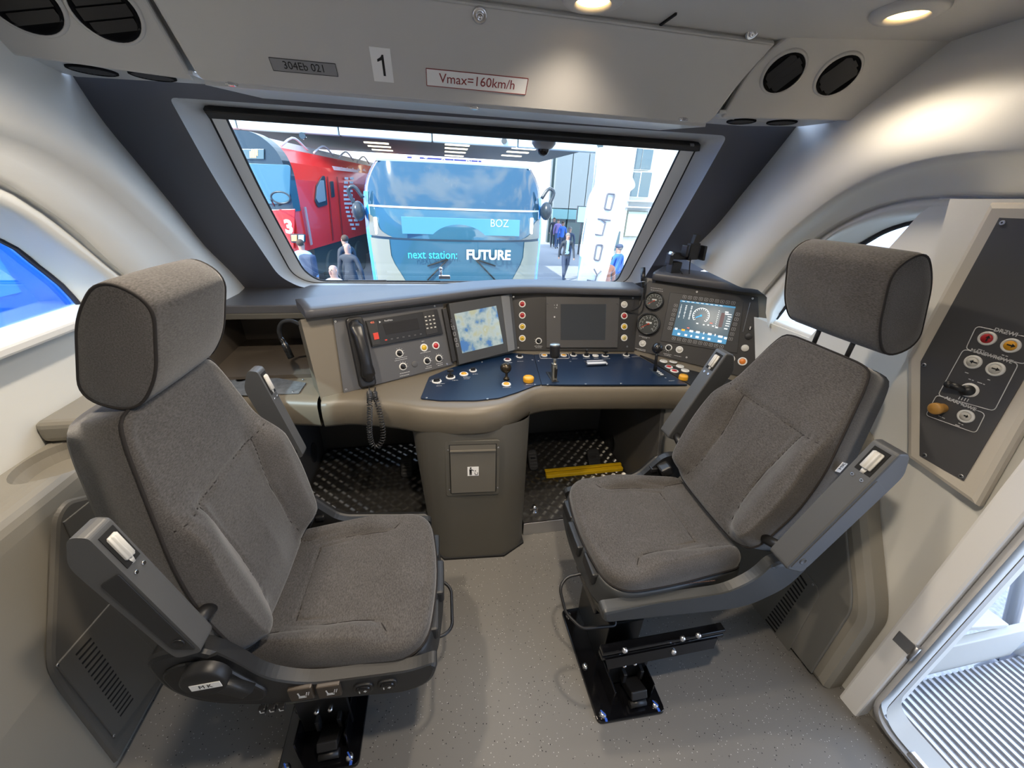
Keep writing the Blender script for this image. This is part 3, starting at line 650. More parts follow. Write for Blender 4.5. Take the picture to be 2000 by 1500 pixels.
# ---------------------------------------------------------------- footwells
FWD = mat('footwell_wall', (.075, .072, .068), .55)
k = MB()
k.box((.2, 2.26, .4), (2.6, .04, .8)); struct('wall_footwell_back', k, FWD)
DIA = mat('tread_plate', (.62, .60, .55), .25, 1.)
def footplate(name, label, x0, x1, y0, y1, z, seed):
    t = thing(name, label, 'foot plate', ((x0 + x1) / 2, (y0 + y1) / 2, 0))
    k = MB(); k.box(((x0 + x1) / 2, (y0 + y1) / 2, z - .004), (x1 - x0, y1 - y0, .008)); obj('sheet', k, mat('tread_sheet', (.09, .085, .08), .45, .8), t)
    k = MB(); p = .034; i = 0; y = y0 + p * .6
    while y < y1 - .02:
        x = x0 + p * .6; j = 0
        while x < x1 - .02:
            s_ = 1 if (i + j) % 2 else -1
            c = math.cos(s_ * PI / 4); sn = math.sin(s_ * PI / 4)
            for q in range(-2, 3):
                ox, oy = x - sn * q * .0062, y + c * q * .0062; L = .0155; w = .0019
                a = V((ox - c * L, oy - sn * L, z)); b = V((ox + c * L, oy + sn * L, z)); s2 = V((-sn * w, c * w, 0)); m = (a + b) / 2 + V((0, 0, .0022))
                va, vb, v1, v2, v3 = k.vs([a, b, (a + b) / 2 + s2, (a + b) / 2 - s2, m])
                k.f((va, v2, v3)); k.f((v2, vb, v3)); k.f((vb, v1, v3)); k.f((v1, va, v3))
            x += p; j += 1
        y += p; i += 1
    obj('tread_ribs', k, DIA, t, kind='stuff')
    return t
fl = footplate('tread_plate', 'diamond tread foot plate in the left footwell', -.74, -.06, 1.50, 2.235, .09, 1)
fr_ = footplate('tread_plate', 'diamond tread foot plate with yellow bar in the right footwell', .395, 1.12, 1.425, 2.235, .09, 2)
k = MB(); k.box((.76, 1.43, .041), (.73, .012, .082), bev=.002); obj('riser', k, ALU, fr_, 'plain aluminium riser')
k = MB(); k.box((-.4, 1.51, .041), (.66, .012, .082), bev=.002); obj('riser', k, ALU, fl)
a = aZ(1066, 930, .10); b = aZ(1150, 925, .10)
k = MB(); k.box(((a.x + 1.1) / 2, a.y, .105), (1.1 - a.x, .03, .024), bev=.003); k.box(((a.x + 1.1) / 2, a.y + .024, .122), (1.1 - a.x, .02, .006)); obj('edge_bar', k, YELB, fr_, 'yellow warning bar')
p = aZ(1043, 998, .09); k = MB(); k.sm = True; k.lathe([(.020, 0), (.020, .006), (.012, .01), (.012, .02), (.016, .026), (.012, .036), (0, .038)], p, (0, 0, 1), 16, False); obj('foot_stop', k, CHR, fr_, 'polished stop')
def pedal(px, py, w_, label):
    p = aZ(px, py, .12); t = thing('foot_pedal', label, 'pedal', (p.x, p.y, .09)); FR_ = Fr(p, (1, 0, 0), (0, .7, .7))
    k = MB(); k.prism([FR_.p(x, y, 0) for x, y in rrect(w_, .13, .025, 0, .02)], FR_.z * .018, bev=.006); obj('pad', k, RUB, t)
    k = MB()
    for i in range(5): k.box(FR_.p(0, -.02 + i * .02, .019), (w_ * .7, .006, .003), FR_.R())
    obj('grip_ribs', k, BLK, t, kind='stuff')
    k = MB(); k.box((p.x, p.y + .035, .125), (.03, .06, .07), bev=.004); obj('bracket', k, BLK, t)
pedal(795, 918, .07, 'black foot pedal in the left footwell beside the pedestal')
pedal(1041, 905, .06, 'black foot pedal in the right footwell beside the pedestal')
pedal(1160, 903, .08, 'black foot pedal at the right end of the right footwell')
def side(name, label, pts, th, m, hole, lab2):
    t = thing(name, label, 'panel', pts[0]); k = MB(); k.prism(pts, th, bev=.004); obj('side_panel', k, m, t)
    k = MB(); k.sm = True; n = V(th).normalized(); fr2 = Fr(hole, V((0, 1, 0)), (0, 0, 1)) if n.x > 0 else Fr(hole, V((0, -1, 0)), (0, 0, 1))
    k.loft([[fr2.p(math.cos(q) * .045 * s_, math.sin(q) * .055 * s_, h) for q in [2 * PI * i / 24 for i in range(24)]] for s_, h in ((1.15, .001), (1.12, .006), (1, .004), (.98, .001), (.01, .001))]); obj('speaker_opening', k, RUB, t)
    return t
h = aX(612, 884, -.755)
side('footwell_side', 'dark grey left footwell side panel with an oval opening', [V((-.775, 1.5, 0)), V((-.775, 2.235, 0)), V((-.775, 2.235, .70)), V((-.775, 1.62, .70))], (.02, 0, 0), FWD, V((-.755, h.y, h.z)), '')
h = aX(1195, 866, 1.135)
side('footwell_side', 'dark grey right footwell side panel with an oval opening', [V((1.155, 1.40, 0)), V((1.155, 1.58, .70)), V((1.155, 2.235, .70)), V((1.155, 2.235, 0))], (-.02, 0, 0), FWD, V((1.135, h.y, h.z)), '')
k = MB(); k.prism([V((x, y, 0)) for x, y in ((1.16, 1.56), (1.30, 1.40), (1.42, 1.31), (1.55, 1.31), (1.55, 2.2), (1.16, 2.2))], (0, 0, .675), bev=.004)
k2 = obj('desk_end_cabinet', k, mat('cabinet_light', (.30, .29, .26), .45)); tag(k2, 'light grey cabinet under the right end of the desk beside the footwell', 'cabinet')
# ---------------------------------------------------------------- side cupboards
lc = thing('side_cupboard', 'long beige side cupboard with vent grille and cup hollow along the left wall', 'cupboard', (-1.06, .7, 0))
zc = .92
prof = [(-1.122, 0), (-1.122, zc), (-1.03, zc), (-1.018, zc - .0015), (-1.006, zc - .006), (-.995, zc - .014), (-.987, zc - .025), (-.982, zc - .04), (-.98, zc - .07), (-.985, .5), (-1.03, 0)]
k = MB(); k.sm = True; k.loft([[V((x, y, z)) for x, z in prof] for y in (-.7, .2, .8, 1.2, 1.48)], True, True, True); obj('cupboard_body', k, CUPB, lc)
FL = Fr(V((-1.03, 0, 0)), (0, 1, 0), V((.045, 0, .5)))       # inner face: x runs forward, y up
if FL.z.x < 0: FL.z = -FL.z
class Fl2(Fr): pass
def plate(fr, pts, h0, th, m, parent, name, bev=.002, lab=None):
    q = [fr.ab(*p, h0) for p in pts]; k = MB(); k.prism([fr.p(a, b, h0) for a, b in q], fr.z * th, bev=bev); return obj(name, k, m, parent, lab)
dk = [FL.ab(*p) for p in ((205, 915), (122, 978), (100, 1012), (88, 1305), (110, 1345), (222, 1490))]
dk = [(a, max(b, .02)) for a, b in dk]
dk = rpoly([V((1.47, .80)), V((dk[0][0], .80))] + [V(d) for d in dk[1:]] + [V((1.47, .02))], [0, .05, .03, .05, .08, .05, 0, 0])
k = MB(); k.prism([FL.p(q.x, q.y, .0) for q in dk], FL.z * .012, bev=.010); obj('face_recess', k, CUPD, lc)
plate(FL, [(122, 1020), (200, 958), (230, 1010), (137, 1052)], .012, .003, CUPD, lc, 'access_panel')
gp = plate(FL, [(107, 1300), (212, 1180), (326, 1300), (222, 1442)], .012, .004, CUPD, lc, 'grille_panel')
c0, c1, c2, c3_ = [V(FL.ab(*p, .016)) for p in ((175, 1242), (262, 1367), (237, 1402), (145, 1275))]
for i in range(17):
    t = (i + .5) / 17; a = c3_.lerp(c2, t); b = c0.lerp(c1, t); d = (c2 - c3_).normalized() * .0035
    k = MB(); k.prism([FL.p(q.x, q.y, .0145) for q in (a - d, b - d, b + d, a + d)], FL.z * .002); obj('slot', k, DGAP, gp)
for px, py in ((112, 1299), (222, 1437)): screw(FL, *FL.ab(px, py, .016), lc, .004, None, .016)
# cup hollow and step block
p = aZ(118, 898, zc); hx_, hy_ = -1.050, p.y
k = MB(); k.loft([[V((hx_ + math.cos(q) * .062 * s_, hy_ + math.sin(q) * .095 * s_, z)) for q in [2 * PI * i / 30 for i in range(30)]] for s_, z in ((1.08, zc + .03), (1.0, zc - .02), (.86, zc - .045))], True, True, True)
cut = obj('cutter', k, CUPB); body = [c for c in lc.children if c.name.startswith('cupboard_body')][0]
bo = body.modifiers.new('cut', 'BOOLEAN'); bo.operation = 'DIFFERENCE'; bo.object = cut; bo.solver = 'EXACT'
bpy.context.view_layer.update()
me_ = bpy.data.meshes.new_from_object(body.evaluated_get(bpy.context.evaluated_depsgraph_get())); body.modifiers.clear(); body.data = me_; bpy.data.objects.remove(cut)
for f_ in me_.polygons: f_.use_smooth = False
k = MB(); k.box((-1.06, 1.32, zc + .035), (.15, .34, .07), bev=.02, seg=3); obj('step_block', k, CUPB, lc)
rc = thing('side_cupboard', 'grey side cupboard with a vent grille behind the right seat', 'cupboard', (1.4, .9, 0))
XR = 1.35
rp = [aX(1604, 1352, XR), aX(1694, 1222, XR), aX(1696, 1186, XR), aX(1680, 1020, XR)]
out_ = [V((XR, rp[0].y, 0)), V((XR, rp[1].y, rp[1].z)), V((XR, rp[2].y, rp[2].z)), V((XR, rp[3].y, rp[3].z)), V((XR, .84, .95)), V((XR, 1.3, .95)), V((XR, 1.3, 0))]
out2 = rpoly(out_, [0, .05, .04, .05, .05, 0, 0])
k = MB(); k.prism([p + V((.085, 0, 0)) for p in out2], (-.085, 0, 0), bev=.03); obj('cupboard_body', k, CUPB, rc)
ins = [V((XR - .001, c.y + (.05 if i < 5 else 0), max(.02, c.z - (.05 if i == 4 else 0)))) for i, c in enumerate(out_)]
k = MB(); k.prism([p for p in rpoly(ins, [0, .05, .04, .05, .05, 0, 0])], (-.008, 0, 0), bev=.004); obj('face_panel', k, mat('cup_face_r', (.17, .165, .15), .5), rc)
FRC = Fr(V((XR - .009, 0, 0)), (0, -1, 0), (0, 0, 1))
gp = plate(FRC, [(1435, 1215), (1545, 1080), (1597, 1146), (1600, 1165), (1520, 1310)], 0, .004, MATS['cup_face_r'], rc, 'grille_panel')
c0, c1, c2, c3_ = [V(FRC.ab(*p, .004)) for p in ((1565, 1120), (1578, 1140), (1506, 1248), (1486, 1222))]
for i in range(18):
    t = (i + .5) / 18; a = c0.lerp(c3_, t); b = c1.lerp(c2, t); d = (c3_ - c0).normalized() * .0035
    k = MB(); k.prism([FRC.p(q.x, q.y, .0035) for q in (a - d, b - d, b + d, a + d)], FRC.z * .002); obj('slot', k, DGAP, gp)
screw(FRC, *FRC.ab(1588, 1142, .004), rc, .004, None, .004)
# ---------------------------------------------------------------- right wall: door jamb, door frame
k = MB(); k.box((1.425, .48, 1.0), (.06, .065, 2.1), bev=.008); struct('trim_door_jamb', k, mat('jamb_white', (.82, .82, .82), .4))
k = MB(); k.box((1.46, -.12, 2.05), (.12, 1.16, .14)); struct('trim_door_head', k, WALL)
dr = thing('door_1', 'open cab doorway with rounded white frame on the right', 'door', (1.45, -.1, .03)); del dr['category']; dr['kind'] = 'structure'
def rr3(x, y0, y1, z0, z1, r): return [V((x, a, b)) for a, b in rrect(y1 - y0, z1 - z0, r, (y0 + y1) / 2, (z0 + z1) / 2, 8)]
k = MB(); k.sm = False
e = aX(1697, 1378, 1.42); yE = e.y
k.loft([rr3(1.455, -.66, yE + .06, -.06, 2.04, .02), rr3(1.455, -.62, yE, .035, 1.97, .09), rr3(1.43, -.62, yE, .035, 1.97, .09)]); obj('rebate', k, mat('rebate', (.36, .345, .31), .5), dr)
k = MB(); k.sm = True
k.loft([rr3(1.445, -.62, yE, .035, 1.97, .09), rr3(1.415, -.618, yE - .004, .039, 1.966, .088), rr3(1.41, -.60, yE - .02, .055, 1.95, .08)]); obj('frame', k, mat('door_frame', (.60, .60, .61), .35), dr)
k = MB(); k.sm = True; k.loft([rr3(1.42, -.585, yE - .035, .07, 1.935, .07), rr3(1.43, -.588, yE - .030, .064, 1.938, .07), rr3(1.52, -.58, yE - .014, .056, 1.94, .07)]); obj('reveal', k, MATS['rebate'], dr)
p = aX(1768, 1255, 1.40); k = MB(); k.box(p + V((.0, .0, 0)), (.012, .05, .05), bev=.003); k.sm = True; k.cyl(p + V((-.008, -.03, -.03)), p + V((-.008, -.03, .03)), .007); ob = obj('door_hinge', k, STEEL, dr)
p = aX(1793, 1488, 1.405); k = MB(); k.box(p, (.02, .05, .022), bev=.005); obj('striker_plate', k, CHR, dr)
# ================================================================ CONTROL PANELS
FW = None
def panel(name, label, fr, pts, m, th=.004, h0=0., cat='panel', screws=(), r=0):
    q = [V(fr.ab(*p, h0)) for p in pts]; c = sum(q, V((0, 0))) / len(q)
    if r: q = rpoly(q, r, 4)
    t = thing(name, label, cat, fr.p(c.x, c.y, h0))
    k = MB(); k.prism([fr.p(p.x, p.y, h0) for p in q], fr.z * th, bev=.0012); obj('face_plate', k, m, t)
    for s_ in screws: screw(fr, *fr.ab(*s_, h0 + th), t, .0052, None, h0 + th)
    t['h'] = h0 + th; return t
def H(t): return t['h']
def button(t, fr, px, py, m, r=.013, ring=WHT, name='push_button', dome=.003, lab=None, mark=None, flat=False):
    r *= 1.33 if fr is not FW else 1.12
    h = H(t); a, b = fr.ab(px, py, h); o = fr.p(a, b, h); k = MB(); k.sm = True
    k.lathe([(r, 0), (r, .003), (r * .93, .0045), (r * .70, .0045), (r * .66, .002)], o, fr.z, 24, False); bt_ = obj(name, k, ring, t, lab)
    k = MB(); k.sm = True; k.lathe([(r * .66, .0005), (r * .66, .004), (r * .58, .004 + dome), (0, .0045 + dome)], o, fr.z, 24, False); cp = obj('cap', k, m, bt_)
    if mark:
        k = MB(); k.box(fr.p(a, b, h + .005 + dome), (r * .5, r * .16, .0006), fr.R()); cp2 = obj('mark', k, INK, bt_)
    return bt_
def knob(t, fr, px, py, r=.013, ang=.8, ring=WHT, lever=0., tk=True):
    r *= 1.28
    h = H(t); a, b = fr.ab(px, py, h); o = fr.p(a, b, h); k = MB(); k.sm = True
    k.lathe([(r, 0), (r, .003), (r * .92, .0042), (r * .72, .0042), (r * .70, 0)], o, fr.z, 24, False); kn = obj('rotary_switch', k, ring, t)
    k = MB(); k.sm = True; k.lathe([(r * .7, 0), (r * .66, .006), (0, .0065)], o, fr.z, 20, False)
    k.sm = False; d = fr.R() @ Mx.Rotation(ang, 3, 'Z'); k.box(fr.p(a, b, .011 + h), (r * 1.25, r * .42, .013), d, bev=.0015); obj('handle', k, BLK, kn)
    if tk:
        k = MB()
        for i in range(5):
            q = ang + (i - 2) * .5 + PI / 2; k.box(fr.p(a + math.cos(q) * r * 1.3, b + math.sin(q) * r * 1.3, h + .0004), (r * .22, .0012, .0006), fr.R() @ Mx.Rotation(q, 3, 'Z'))
        obj('scale_marks', k, PRINT, kn, kind='stuff')
    return kn
def script(t, fr, rows, size=.0035):
    """tiny captions whose letters the photo does not resolve: rows of (px, py, width_px)"""
    h = H(t); k = MB()
    for px, py, w_ in rows:
        a, b = fr.ab(px - w_ / 2, py, h); a2, b2 = fr.ab(px + w_ / 2, py, h); x = a
        while x < a2 - .002:
            l = random.uniform(.004, .010); l = min(l, a2 - x); k.box(fr.p(x + l / 2, b, h + .0003), (l, size * .55, .0006), fr.R()); x += l + .0022
    return obj('caption', k, PRINT, t, kind='stuff')
def sub(name, t, fr, pts, h0, th, m, lab=None, bev=.0015, r=0):
    q = [V(fr.ab(*p, h0)) for p in pts]
    if r: q = rpoly(q, r, 4)
    k = MB(); k.prism([fr.p(p.x, p.y, h0) for p in q], fr.z * th, bev=bev); return obj(name, k, m, t, lab)
# ---- telephone and radio panel (left)
tp_ = panel('radio_panel', 'grey panel with telephone cradle, radio unit and rotary switches at the left of the desk', FT, [(650, 622), (864, 592), (884, 712), (671, 768)], PANEL2, screws=((655, 628), (849, 598), (676, 761), (873, 711)))
rd = sub('radio_unit', tp_, FT, [(713, 627), (852, 604), (864, 652), (726, 678)], .004, .012, BLK)
def lab_px(fr, h, px, py): return fr.ab(px, py, h)
scr = mat('dead_screen', (.03, .03, .032), .12)
sub('screen', rd, FT, [(747, 632), (815, 621), (820, 643), (754, 654)], .016, .001, scr)
sub('left_strip', rd, FT, [(716, 630), (736, 627), (744, 672), (728, 675)], .016, .002, PANEL)
sub('keypad', rd, FT, [(825, 610), (847, 607), (856, 650), (833, 655)], .016, .002, PANEL)
sub('red_key', rd, FT, [(728, 651), (738, 649), (741, 662), (731, 664)], .018, .003, mat('key_red', (.6, .05, .03), .4))
tp_['h'] = .016
for i in range(4):
    for j in range(3):
        a, b = FT.ab(831 + j * 7.5 + i * 1.3, 619 + i * 7.4 - j * 1.2, .018); k = MB(); k.box(FT.p(a, b, .019), (.010, .006, .002), FT.R(), bev=.0006); obj('key', k, CLR, rd)
for i in range(7):
    a, b = FT.ab(754 + i * 11.3, 664 - i * 1.9, .016); k = MB(); k.box(FT.p(a, b, .017), (.010, .006, .002), FT.R(), bev=.0006); obj('soft_key', k, (MATS['key_red'] if i == 0 else PANEL2), rd)
k = MB(); a, b = FT.ab(757, 626, .016); k.text('RadiNex', FT, a + .004, b, .011, .0168)
a, b = FT.ab(742, 629, .016); k.prism([FT.p(a + x, b + y, .0166) for x, y in ((-.004, .005), (.005, 0), (-.004, -.005))], FT.z * .0004); obj('lettering', k, PRINT, rd)
k = MB(); a, b = FT.ab(727, 630, .018); k.text('455', FT, a, b, .012, .0186); obj('digits', k, mat('amber_digits', (.5, .1, .05), .5, emit=(1, .2, .1), es=.5), rd)
tp_['h'] = .004
button(tp_, FT, 828, 679, YEL, .0145, lab='yellow push button'); button(tp_, FT, 851, 675, RED, .0145, lab='red push button')
for px, py in ((780, 690), (787, 716), (834, 705), (857, 700)): knob(tp_, FT, px, py, .0145, -.7)
k = MB(); k.sm = True; a, b = FT.ab(810, 711, .004); k.lathe([(.015, 0), (.015, .002), (.013, .003), (0, .003)], FT.p(a, b, .004), FT.z, 24, False); obj('blanking_plug', k, PANEL2, tp_)
script(tp_, FT, [(784, 701, 24), (784, 705, 26), (791, 730, 20), (791, 735, 20), (832, 690, 22), (838, 716, 10), (838, 720, 14), (859, 711, 14), (860, 714, 10), (826, 667, 5)])
# ---- telephone handset with coiled cord
ph = thing('telephone_handset', 'black telephone handset hanging in its cradle with a coiled cord', 'telephone', FT.px(705, 690, .03))
k = MB(); q = [FT.ab(*p, .004) for p in ((673, 622), (707, 618), (735, 752), (702, 759))]; k.prism([FT.p(p.x, p.y, .004) for p in rpoly([V(p) for p in q], .02, 4)], FT.z * .02, bev=.008); obj('cradle', k, BLK, ph)
k = MB(); k.sm = True
a0, b0 = FT.ab(694, 631, .05); a1, b1 = FT.ab(721, 738, .05)
N = 22; rings = []
for i in range(N + 1):
    t = i / N; a = a0 + (a1 - a0) * t; b = b0 + (b1 - b0) * t
    e = max(0, 1 - t / .2), max(0, (t - .76) / .24); e = e[0] ** .6 + e[1] ** .6
    wx = .022 + .008 * min(1, e * 1.3); dz = .016 + .004 * min(1, e); hz = .058 - .012 * min(1, e) + .014 * math.sin(PI * t)
    sc = 1 if 0 < i < N else .55
    rings.append([FT.p(a + math.copysign(abs(math.cos(q)) ** .7, math.cos(q)) * wx * sc, b, hz + math.copysign(abs(math.sin(q)) ** .7, math.sin(q)) * dz * sc) for q in [2 * PI * j / 20 for j in range(20)]])
rings = [[p - FT.y * (-.012 if True else 0) for p in rings[0]]] + rings + [[p - FT.y * .012 for p in rings[-1]]]
k.loft(rings, True, True, True); obj('handset_body', k, mat('handset', (.012, .012, .013), .35), ph)
for i, (px, py) in enumerate(((694, 636), (720, 735))):
    a, b = FT.ab(px, py, .03); k = MB(); k.sm = True; k.lathe([(.026, 0), (.027, .012), (.02, .022)], FT.p(a, b, .022), FT.z, 20); obj(('ear_piece', 'mouth_piece')[i], k, BLK, ph)
end = FT.px(721, 756, .04); yy = 1.40
path = [end, aY(722, 780, 1.42), aY(722, 815, 1.40), aY(722, 845, 1.40), aY(727, 868, 1.40), aY(738, 872, 1.40), aY(748, 855, 1.41), aY(746, 825, 1.43), aY(738, 790, 1.46), aY(732, 775, 1.5), FT.px(733, 757, .02)]
sp = spline(path, 900); co = []
pa = V((1, 0, 0))
for i, p in enumerate(sp):
    t = (sp[min(i + 1, 899)] - sp[max(i - 1, 0)]).normalized(); pa = (pa - t * pa.dot(t)).normalized(); pb = t.cross(pa)
    r = .0095 if 130 < i < 790 else .001; q = i * 2 * PI / 12
    co.append(p + (pa * math.cos(q) + pb * math.sin(q)) * r)
k = MB(); k.sm = True; k.tube(co, .0022, 5); obj('coiled_cord', k, mat('cord', (.02, .02, .02), .22), ph)
# ---- terminal display (second panel)
tm = panel('terminal_display', 'grey framed terminal with a bright map screen between telephone and centre panel', FT, [(872, 594), (994, 575), (1005, 683), (892, 712)], mat('terminal_frame', (.055, .056, .057), .4), .03, .002, 'display', screws=((989, 581), (1000, 679)))
sub('side_bar', tm, FT, [(978, 578), (994, 575), (1005, 683), (992, 687)], .032, .004, mat('bar_grey', (.17, .175, .18), .35))
sub('left_rail', tm, FT, [(862, 604), (870, 602), (890, 704), (882, 707)], .006, .014, PANEL)
def screen_mat(name, es=.55):
    m = bpy.data.materials.new(name); m.use_nodes = True; t = m.node_tree; b = t.nodes['Principled BSDF']; b.inputs['Roughness'].default_value = .15
    tcn = t.nodes.new('ShaderNodeTexCoord'); n = t.nodes.new('ShaderNodeTexNoise'); n.inputs['Scale'].default_value = 14; n.inputs['Detail'].default_value = 6
    r = t.nodes.new('ShaderNodeValToRGB'); e = r.color_ramp.elements; e[0].position = .36; e[0].color = (.04, .18, .48, 1); e[1].position = .42; e[1].color = (.28, .40, .44, 1)
    x = e.new(.50); x.color = (.48, .56, .55, 1); x = e.new(.62); x.color = (.50, .50, .30, 1); x = e.new(.68); x.color = (.55, .62, .60, 1)
    t.links.new(tcn.outputs['Object'], n.inputs['Vector']); t.links.new(n.outputs['Fac'], r.inputs[0]); t.links.new(r.outputs[0], b.inputs['Emission Color']); b.inputs['Emission Strength'].default_value = es
    b.inputs['Base Color'].default_value = (.05, .06, .06, 1); MATS[name] = m; return m
sub('map_screen', tm, FT, [(887, 613), (969, 597), (983, 671), (903, 690)], .032, .0015, screen_mat('map_screen'), 'lit map screen in blue and pale grey')
tm['h'] = .032
k = MB()
for i, y in enumerate((640, 652, 664, 674)):
    a, b = FT.ab(885 + i * 2.6, y, .032)
    for sx_, sy_ in ((1, 0), (-1, 0), (0, 1), (0, -1)): k.box(FT.p(a + sx_ * .006, b + sy_ * .008, .0325), (.001 if sx_ else .012, .001 if sy_ else .016, .0006), FT.R())
for i in range(5): a, b = FT.ab(881, 625 + i * 3, .032); k.box(FT.p(a, b, .0325), (.002, .002, .0006), FT.R())
obj('key_marks', k, PRINT, tm, kind='stuff')
# ---- centre panel
cp_ = panel('centre_panel', 'black centre panel with a dark display between two columns of round buttons', FM, [(1000, 577), (1249, 577), (1238, 686), (1009, 684)], PANEL, screws=((1003, 580), (1236, 582), (1012, 679), (1225, 677)))
for y, m, l in ((594, RED, 'upper red'), (616, RED, 'lower red'), (638, YEL, 'upper yellow'), (661, YEL, 'lower yellow')): button(cp_, FM, 1020, y, m, .0145, lab=l + ' push button in the left column', mark=1)
for y, m, l in ((595, CLR, 'clear'), (617, RED, 'red'), (638, YEL, 'yellow'), (660, mat('half_yellow', (.6, .5, .2), .4), 'pale yellow')): button(cp_, FM, 1219, y, m, .0145, lab=l + ' push button in the right column', mark=(m is not CLR))
knob(cp_, FM, 1052, 666, .0145, 2.2); script(cp_, FM, [(1052, 676, 16), (1052, 679, 12)])
cd_ = sub('display_frame', cp_, FM, [(1066, 580), (1209, 580), (1205, 679), (1067, 679)], .004, .010, mat('display_frame', (.06, .058, .058), .5))
sub('display_glass', cd_, FM, [(1095, 594), (1184, 594), (1182, 664), (1095, 664)], .014, .001, mat('display_glass', (.045, .05, .056), .18))
for px, py in ((1070, 593), (1206, 593), (1070, 664), (1204, 664)): screw(FM, *FM.ab(px, py, .014), cd_, .004, PANEL2, .014)
k = MB()
for px, py, w_, h_ in ((1083, 596, .002, .005), (1088, 596, .003, .010), (1083, 601, .002, .002), (1087, 601, .006, .004), (1083, 619, .008, .008)):
    a, b = FM.ab(px, py, .014); k.box(FM.p(a, b, .0146), (w_, h_, .0006), FM.R())
obj('indicator_marks', k, PRINT, cd_, kind='stuff')
# ---- gauge panel (right)
gp_ = panel('gauge_panel', 'black panel with two round gauges and a lit display, right of the centre panel', FG, [(1234, 681), (1246, 572), (1268, 548), (1480, 580), (1486, 745)], PANEL, screws=((1361, 570), (1470, 583), (1237, 679), (1241, 612), (1341, 698)))
def gauge(px, py, r, label, tint):
    a, b = FG.ab(px, py, .004); o = FG.p(a, b, .004); t = gp_; k = MB(); k.sm = True
    k.lathe([(r, 0), (r, .02), (r * .92, .024), (r * .86, .018), (r * .86, .010)], o, FG.z, 36, False); g = obj('gauge', k, mat('gauge_rim', (.02, .02, .02), .2), t, label)
    k = MB(); k.sm = True; k.lathe([(r * .87, .009), (0, .0091)], o, FG.z, 36, False); obj('dial', k, tint, g)
    k = MB()
    for i in range(31):
        q = math.radians(225 - i * 9); l = .16 if i % 3 == 0 else .08; k.box(FG.p(a + math.cos(q) * r * (.82 - l / 2), b + math.sin(q) * r * (.82 - l / 2), .0135), (r * l, r * .03, .0006), FG.R() @ Mx.Rotation(q, 3, 'Z'))
    for i in range(11):
        q = math.radians(225 - i * 27); k.text(str(i), FG, a + math.cos(q) * r * .55, b + math.sin(q) * r * .55, r * .2, .0137)
    k.box(FG.p(a, b + r * .12, .0136), (r * .5, r * .16, .0006), FG.R()); obj('dial_marks', k, PRINT, g)
    k = MB()
    for i, (an, w_) in enumerate(((215, .05), (218, .03))): q = math.radians(an); k.box(FG.p(a + math.cos(q) * r * .3, b + math.sin(q) * r * .3, .0145), (r * .75, r * w_, .0008), FG.R() @ Mx.Rotation(q, 3, 'Z'))
    k.sm = True; k.lathe([(r * .09, .010), (r * .09, .0122), (0, .0124)], o, FG.z, 14, False); obj('needle', k, mat('needle_red', (.55, .06, .03), .5), g)
    k = MB(); k.sm = True; k.lathe([(r * .86, .017), (0, .0172)], o, FG.z, 30, False); obj('cover_glass', k, GLASS, g)
gauge(1278, 588, .051, 'smaller upper round gauge', mat('dial_black', (.02, .02, .02), .5)); gauge(1267, 633, .063, 'larger lower round gauge', MATS['dial_black'])
script(gp_, FG, [(1283, 562, 24), (1284, 566, 26), (1259, 656, 22), (1259, 659, 10), (1252, 680, 22), (1253, 683, 18)])
ds = sub('display_frame', gp_, FG, [(1309, 571), (1452, 590), (1440, 690), (1290, 666)], .004, .004, mat('disp_black', (.025, .025, .026), .45))
DH = .008
TS = [(1329, 586), (1437, 599), (1417, 673), (1312, 655)]
def bil(u, v):
    x = (TS[0][0] * (1 - u) + TS[1][0] * u) * (1 - v) + (TS[3][0] * (1 - u) + TS[2][0] * u) * v
    y = (TS[0][1] * (1 - u) + TS[1][1] * u) * (1 - v) + (TS[3][1] * (1 - u) + TS[2][1] * u) * v
    return FG.ab(x, y, DH + .001)
sc_ = sub('touch_screen', ds, FG, TS, DH, .001, mat('scr_slate', (.01, .02, .03), .2, emit=(.045, .075, .095), es=1.), 'lit display page with a speed dial')
W_ = bil(1, .5)[0] - bil(0, .5)[0]
def fill(name, rects, m, h=.0014):
    k = MB()
    for u0, v0, u1, v1 in rects: k.poly([FG.p(*bil(u, v), DH + h) for u, v in ((u0, v1), (u1, v1), (u1, v0), (u0, v0))])
    return obj(name, k, m, ds)
BLUE1 = mat('scr_blue', (.01, .05, .1), .3, emit=(.035, .17, .30), es=1.); WHS = mat('scr_white', (.1, .1, .1), .3, emit=(.75, .8, .8), es=1.)
fill('blue_bars', [(0, 0, 1, .045), (0, .80, 1, .99)], BLUE1)
fill('dark_column', [(.78, .2, .85, .58)], mat('scr_maroon', (.05, .02, .02), .3, emit=(.07, .045, .05), es=1.))
k = MB(); ca, cb_ = bil(.43, .35); r = W_ * .155
k.sm = False
arc = [math.radians(225 - i * 9) for i in range(31)]
for q0, q1 in zip(arc, arc[1:]): k.poly([FG.p(ca + math.cos(q) * r * s_, cb_ + math.sin(q) * r * s_, DH + .0015) for q, s_ in ((q0, 1), (q1, 1), (q1, .93), (q0, .93))])
for i, q in enumerate(arc[::2]): k.box(FG.p(ca + math.cos(q) * r * .83, cb_ + math.sin(q) * r * .83, DH + .0016), (r * .16, r * .06, .0004), FG.R() @ Mx.Rotation(q, 3, 'Z'))
rr_ = random.Random(3)
for i in range(12):                                   # three small number columns
    v = .13 + i * .032
    for u in (.03, .12, .22): k.box(FG.p(*bil(u + .012, v), DH + .0016), (W_ * rr_.choice((.012, .022, .03)), W_ * .010, .0004), FG.R())
for i in range(9): k.box(FG.p(*bil(.73, .16 + i * .05), DH + .0016), (W_ * .02, W_ * .010, .0004), FG.R())
